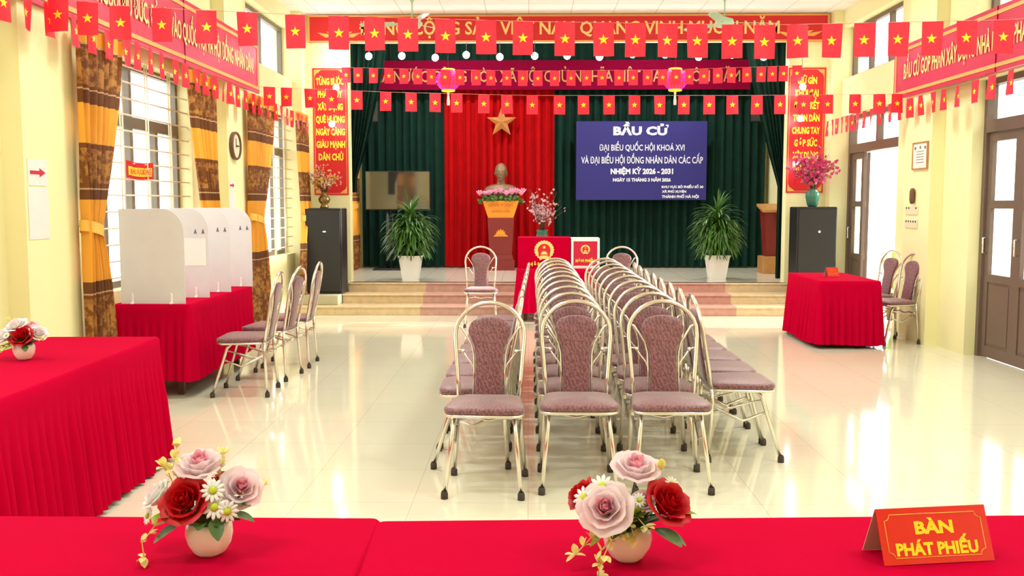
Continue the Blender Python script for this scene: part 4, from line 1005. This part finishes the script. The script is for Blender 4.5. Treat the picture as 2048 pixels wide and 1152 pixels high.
b = MB(); b.grid(lambda u, v: (-3.383+.01*math.sin((.05+.9*u)*14), 7.99+.56*(.05+.9*u), 1.785+.075*v-.012*math.sin((.05+.9*u)*3.1)), 20, 1); b.build('yellow_band', 'letter_yellow', t)
text('KHU VỰC BỎ PHIẾU', 'lettering', 'banner_red', face_mtx('left', (-3.366, 8.27, 1.793)), .46, .045, t, bold=.03)
t = thing('framed_certificate', 'framed certificate on the right pilaster', 'picture', (4.298, 10.57, 2.06))
b = MB()
for y0, y1, z0, z1 in ((-.2, -.185, -.15, .15), (.185, .2, -.15, .15), (-.185, .185, -.15, -.135), (-.185, .185, .135, .15)): b.box(-.02, 0, y0, y1, z0, z1)
b.build('frame', 'wood', t); b = MB(); b.box(-.012, 0, -.186, .186, -.136, .136); b.build('certificate', 'paper', t)
b = MB(); b.ball((-.012, 0, .09), .02, 8, 5, sc=(.15, 1, 1))
for k in range(5): b.box(-.0135, -.0115, -.1, .1, .045-.03*k, .051-.03*k)
for s in (-1, 1): b.box(-.0135, -.0115, s*.13-.02, s*.13+.02, .07, .1)
b.build('printing', 'grey_ink', t)
t = thing('wall_handset', 'dark rounded handset on the right pilaster below the certificate', 'handset', (4.3, 10.7, 1.62))
b = MB(); b.lathe([(.001, -.09), (.022, -.08), (.03, -.04), (.03, .05), (.02, .085), (.001, .09)], 12, mod=None); b.build('handset_body', 'tan_wood', t)
t.location = (4.27, 10.7, 1.62)
for z, n_, lab in ((1.47, 3, 'upper'), (1.32, 5, 'lower')):
    t = thing('switch_plate', '%s row of switches and sockets on the right pilaster' % lab, 'switch', (4.3, 10.76, z)); b = MB(); b.bbox(-.012, 0, -.17, .17, -.055, .04, .004); b.build('plate', 'cream', t)
    for k in range(n_): b = MB(); b.ball((-.013, -.13+.065*(k if n_ == 5 else (0, 3, 4)[k]), .018), .013, 8, 5, sc=(.5, 1, 1)); b.build('switch_button', 'rubber', t)

# ------------------------------------------------------------------ name cards
def namecard(loc, rz, W, H, dep, lines, label, k=1):
    t = thing('name_card', label, 'name card', loc, rz)
    th = math.atan2(dep, H); Ls = math.hypot(dep, H)
    front = Matrix.Translation((0, -dep, 0)) @ Matrix.Rotation(-th, 4, 'X') @ face_mtx('front', (0, 0, 0))
    back = Matrix.Translation((0, dep, 0)) @ Matrix.Rotation(th, 4, 'X') @ face_mtx('front', (0, 0, 0))
    b = MB(); b.box(-W/2, W/2, 0, Ls, 0, .0015, 0, front); b.build('front_panel', 'card_red', t)
    b = MB(); b.box(-W/2, W/2, 0, Ls, -.0015, 0, 0, back); b.build('back_panel', 'card_inside', t)
    if k == 1:
        a, c, q = W/2-.016, Ls/2-.014, .013; out = []
        for cx_, cy_, a0 in ((a, c, PI), (-a, c, 1.5*PI), (-a, -c, 0), (a, -c, PI/2)):
            pts_ = [(cx_+q*math.cos(a0+PI/2*w_/4), cy_+q*math.sin(a0+PI/2*w_/4)) for w_ in range(5)]
            out += pts_[::-1]
        b = MB(); o2 = [front @ Vector((x, y+Ls/2, .0022)) for x, y in out]; b.tube(o2, .0011, 4, close=True); b.build('border_line', 'card_line', t)
    for body, z, wd, cp in lines: text(body, 'lettering', 'card_yellow' if k == 1 else 'letter_orange', front @ Matrix.Translation((0, z, 0)), wd, cp, t, .0022, .045)
namecard((.905, 2.105, .7545), .15, .262, .112, .048, [('BÀN', .065, .092, .027), ('PHÁT PHIẾU', .02, .195, .026)], 'red tent name card with yellow lettering on the right foreground table')
namecard((3.42, 10.75, .7215), .3, .15, .10, .04, [('BÀN', .062, .06, .022), ('KIỂM PHIẾU', .025, .11, .016)], 'small red tent name card on the small table by the right doors', 2)

# ------------------------------------------------------------------ flower pots
def rose(r, c, axis, R, mats, parent, name='rose', core=0):
    """layered cupped petals around an axis"""
    axis = Vector(axis).normalized(); q = axis.to_track_quat('Z', 'Y').to_matrix(); b = MB(); cv = Vector(c)
    rings = [(3, .15, 1.0, .5), (4, .28, 1.0, .6), (5, .46, .95, .85), (5, .66, .84, 1.05), (6, .84, .68, 1.2)]
    for ri, (n_, rad, hh, wd) in enumerate(rings):
        a0 = r.random()*6
        for k in range(n_):
            th0 = a0+2*PI*k/n_+(r.random()-.5)*.2; span = 2*PI/n_*.72*(1.1 if ri < 3 else 1.0); rd = R*rad*(1+(r.random()-.5)*.08); h = R*hh*(1+(r.random()-.5)*.08); curl = (.02, .05, .1, .17, .26)[ri]*R; tip = r.random()*.5
            def f(u, v, th0=th0, span=span, rd=rd, h=h, curl=curl, ri=ri, tip=tip):
                uu = (u-.5)*2; wv = math.sin(min(1, .35+v*.75)*PI/2); th = th0+uu*span*wv
                base = .35+.65*math.sin(v*PI/2)
                rr_ = rd*base+curl*max(0, v-.6)**2*6*(1-.3*uu*uu)+.05*R*math.sin(uu*5+tip*19)*v
                z = -R*.35+(h+R*.1)*v*(1-.16*uu*uu)-(curl*.9)*max(0, v-.72)**2*9+.06*R*math.cos(uu*4+tip*17)*v
                return cv+q @ Vector((rr_*math.cos(th), rr_*math.sin(th), z))
            b.grid(f, 6, 6, core if ri < 2 else 0)
    b.ball(cv+q @ Vector((0, 0, R*.3)), R*.16, 8, 6, core, sc=(1, 1, 1.8), mtx=q)
    return b.build(name, mats, parent)
def petal_leaf(b, p, d, L, W, mi=0, droop=.4):
    d = Vector(d).normalized(); side = d.cross(Vector((0, 0, 1))).normalized(); p = Vector(p); pts = []; N = 6; dd = d.copy()
    for i in range(N+1):
        f = i/N; ww = W*math.sin(PI*min(1, f*.93+.04))**.8; pts += [p-side*ww+Vector((0, 0, ww*.25)), p, p+side*ww+Vector((0, 0, ww*.25))]
        dd = (dd+Vector((0, 0, -droop/N))).normalized(); p = p+dd*L/N
    fs = []
    for i in range(N): q = i*3; fs += [(q, q+1, q+4, q+3), (q+1, q+2, q+5, q+4)]
    b.add(pts, fs, mi, True)
def daisy(c, axis, R, parent):
    axis = Vector(axis).normalized(); q = axis.to_track_quat('Z', 'Y').to_matrix(); b = MB()
    for k in range(12):
        a = 2*PI*k/12; mt = q @ Matrix.Rotation(a, 3, 'Z'); b.ball(Vector(c)+mt @ Vector((R*.6, 0, 0)), R*.4, 6, 4, 0, sc=(1, .42, .15), mtx=mt)
    b.ball(Vector(c)+q @ Vector((0, 0, R*.08)), R*.32, 8, 6, 1, sc=(1, 1, .6), mtx=q); b.build('daisy', ['white_petal', 'daisy_eye'], parent)
def sprig(r, pts, parent, leafscale=1, name='sprig', every=.02):
    b = MB(); b.tube(pts, .0014, 5)
    P = [Vector(p) for p in pts]; L = 0
    for a, c in zip(P, P[1:]):
        n_ = max(1, int((c-a).length/every))
        for i in range(n_):
            p = a.lerp(c, i/n_)
            for s in range(3):
                d = Vector((r.random()-.5, r.random()-.5, r.random()-.2)); petal_leaf(b, p, d, .022*leafscale, .007*leafscale, 0, .2)
    for s in range(5): d = Vector((r.random()-.5, r.random()-.5, .5*(P[-1]-P[-2]).normalized().z+r.random()-.3)); petal_leaf(b, P[-1], d, .024*leafscale, .008*leafscale)
    b.build(name, 'sprig', parent)
POT = [(.001, 0), (.026, .0), (.036, .008), (.049, .03), (.0535, .05), (.052, .066), (.047, .077), (.044, .077), (.049, .062), (.04, .05), (.001, .05)]
def pot(loc, label, seed, roses, daisies, leaves, sprigs, rz=0, sc_=1):
    t = thing('flower_pot', label, 'flower pot', loc, rz, None); r = random.Random(seed); t.scale = (sc_,)*3
    b = MB(); b.lathe(POT, 32, mod=lambda a, z: 1+.025*math.cos(a*6+z*20)); b.build('pot', 'white_ceramic', t)
    b = MB(); r2 = random.Random(seed+1)
    for k in range(44):
        a = r2.random()*6.28; petal_leaf(b, (.02*math.cos(a), .02*math.sin(a), .07), (math.cos(a), math.sin(a), .5+1.4*r2.random()), .055+.035*r2.random(), .013, 0, .4)
    b.build('greenery', 'leaf_dark', t)
    for (x, y, z, R, ax, kind) in roses:
        s = MB(); s.tube([(0, 0, .06), (x*.5, y*.5, .06+(z-.06)*.6), (x, y, z-R*.3)], .0022, 5); s.build('stem', 'leaf_dark', t)
        rose(r, (x, y, z), ax, R, {'red': ['rose_red', 'rose_red'], 'pink': ['rose_pink', 'rose_core'], 'white': ['white_petal', 'rose_pink']}[kind], t, 'rose', 1)
    for (x, y, z, R, ax) in daisies: daisy((x, y, z), ax, R, t)
    for (x, y, z, dx, dy, dz, L, W, m_) in leaves: b = MB(); petal_leaf(b, (x, y, z), (dx, dy, dz), L, W); b.build('leaf', m_, t)
    for pts in sprigs: sprig(r, pts, t)
    return t
cam_dir = (-.1, -.8, .55)
pot((-.725, 2.09, .7535), 'white pot with one red rose between pink roses, left on the foreground table', 21,
    [(-.034, -.04, .132, .054, (-.15, -.8, .6), 'red'), (-.018, .01, .195, .052, (0, -.35, 1), 'pink'), (.072, .005, .148, .048, (.35, -.7, .6), 'pink'), (-.112, .0, .132, .038, (-.7, -.3, .7), 'white'), (.028, .03, .16, .028, (.1, .1, 1), 'red')],
    [(.028, -.05, .162, .029, (.1, -.8, .5)), (.034, -.06, .128, .03, (.0, -.9, .4)), (.062, -.06, .118, .027, (.2, -.9, .1)), (-.135, -.01, .09, .022, (-.6, -.5, .3))],
    [(-.055, -.05, .1, -.8, -.3, .25, .055, .02, 'leaf_light'), (-.045, -.045, .085, -.8, -.45, -.3, .07, .024, 'leaf_dark'), (.03, -.05, .1, .25, -.5, -.3, .06, .017, 'leaf_dark'), (.05, -.03, .105, 1, -.2, .0, .07, .018, 'leaf_dark'), (.045, -.02, .115, 1, -.1, .35, .06, .016, 'leaf_dark'), (.0, -.045, .09, .1, -.6, .1, .05, .014, 'leaf_dark')],
    [[(-.05, -.01, .14), (-.078, 0, .20), (-.068, 0, .246)], [(-.06, -.01, .13), (-.09, 0, .19), (-.10, 0, .20)], [(-.04, .0, .15), (-.078, .01, .215)], [(.02, .01, .16), (.032, .01, .225)], [(-.05, -.05, .1), (-.1, -.06, .085), (-.125, -.07, .05), (-.118, -.08, .02)], [(.06, .02, .14), (.115, .02, .15)]])
pot((.222, 2.07, .7545), 'white pot with red roses either side of a blush rose on the foreground table', 22,
    [(-.052, -.05, .13, .058, (-.2, -.85, .55), 'pink'), (.018, .01, .198, .052, (.05, -.4, 1), 'pink'), (.082, -.02, .13, .054, (.45, -.6, .7), 'red'), (-.098, .01, .14, .04, (-.8, -.1, .6), 'red'), (.03, -.03, .14, .026, (.1, -.7, .7), 'pink')],
    [(-.06, -.03, .175, .031, (-.2, -.7, .7)), (.10, .01, .17, .02, (.4, -.6, .7)), (-.1, -.035, .15, .03, (-.6, -.6, .5)), (.02, -.045, .15, .018, (.1, -.8, .5))],
    [(.055, -.045, .085, .7, -.5, -.15, .07, .026, 'leaf_dark'), (.07, -.03, .08, 1, -.3, -.35, .065, .02, 'leaf_dark'), (.11, -.02, .11, 1, -.2, .3, .04, .012, 'leaf_light'), (-.02, -.05, .09, -.3, -.6, .0, .05, .015, 'leaf_dark'), (-.05, -.05, .08, -.9, -.4, -.4, .05, .012, 'leaf_light'), (.01, -.04, .11, .1, -.5, .6, .05, .012, 'leaf_light')],
    [[(-.04, -.05, .09), (-.085, -.06, .07), (-.12, -.07, .035)], [(-.03, -.055, .085), (-.065, -.085, .05), (-.072, -.1, .0)], [(.0, -.055, .1), (.008, -.068, .075)], [(.0, -.05, .11), (-.012, -.065, .085)], [(.01, -.05, .12), (.03, -.07, .1)], [(-.02, -.06, .09), (-.045, -.085, .07), (-.06, -.1, .045)], [(.05, 0, .17), (.075, 0, .205)]])
pot((-2.575, 4.76, .7515), 'white pot with red and white roses on the long table at the left edge', 23,
    [(.01, -.03, .12, .058, (0, -.8, .6), 'red'), (-.035, .01, .165, .055, (-.2, -.5, 1), 'white'), (-.09, 0, .12, .05, (-.6, -.5, .6), 'white'), (.07, .01, .13, .045, (.6, -.5, .7), 'white'), (.03, .03, .16, .04, (.2, -.2, 1), 'pink')],
    [(-.06, -.05, .13, .022, (-.2, -.8, .6))], [(-.04, -.04, .085, -.9, -.4, 0, .07, .018, 'leaf_dark'), (.03, -.05, .08, .4, -.6, -.3, .05, .016, 'leaf_dark'), (-.03, -.05, .08, -.5, -.6, -.2, .06, .014, 'leaf_light')],
    [[(-.03, -.04, .09), (-.1, -.06, .06)], [(.05, -.02, .11), (.11, -.02, .11)], [(-.02, 0, .17), (-.07, 0, .2)]])

# spiky plant in the yard beyond the open door
t = thing('yard_plant', 'spiky yellow green plant in a pot outside the open far door', 'potted plant', (5.25, 13.55, -.12)); r = random.Random(31)
b = MB(); b.lathe([(.001, 0), (.13, 0), (.19, .38), (.21, .4), (.18, .4), (.001, .36)], 18); b.build('pot', 'bronze', t)
b = MB()
for k in range(26):
    a = r.random()*6.28; petal_leaf(b, (.04*math.cos(a), .04*math.sin(a), .36), (math.cos(a)*.35, math.sin(a)*.35, 1), .45+.3*r.random(), .03, 0, .25)
b.build('spiky_leaves', 'leaf_light', t)
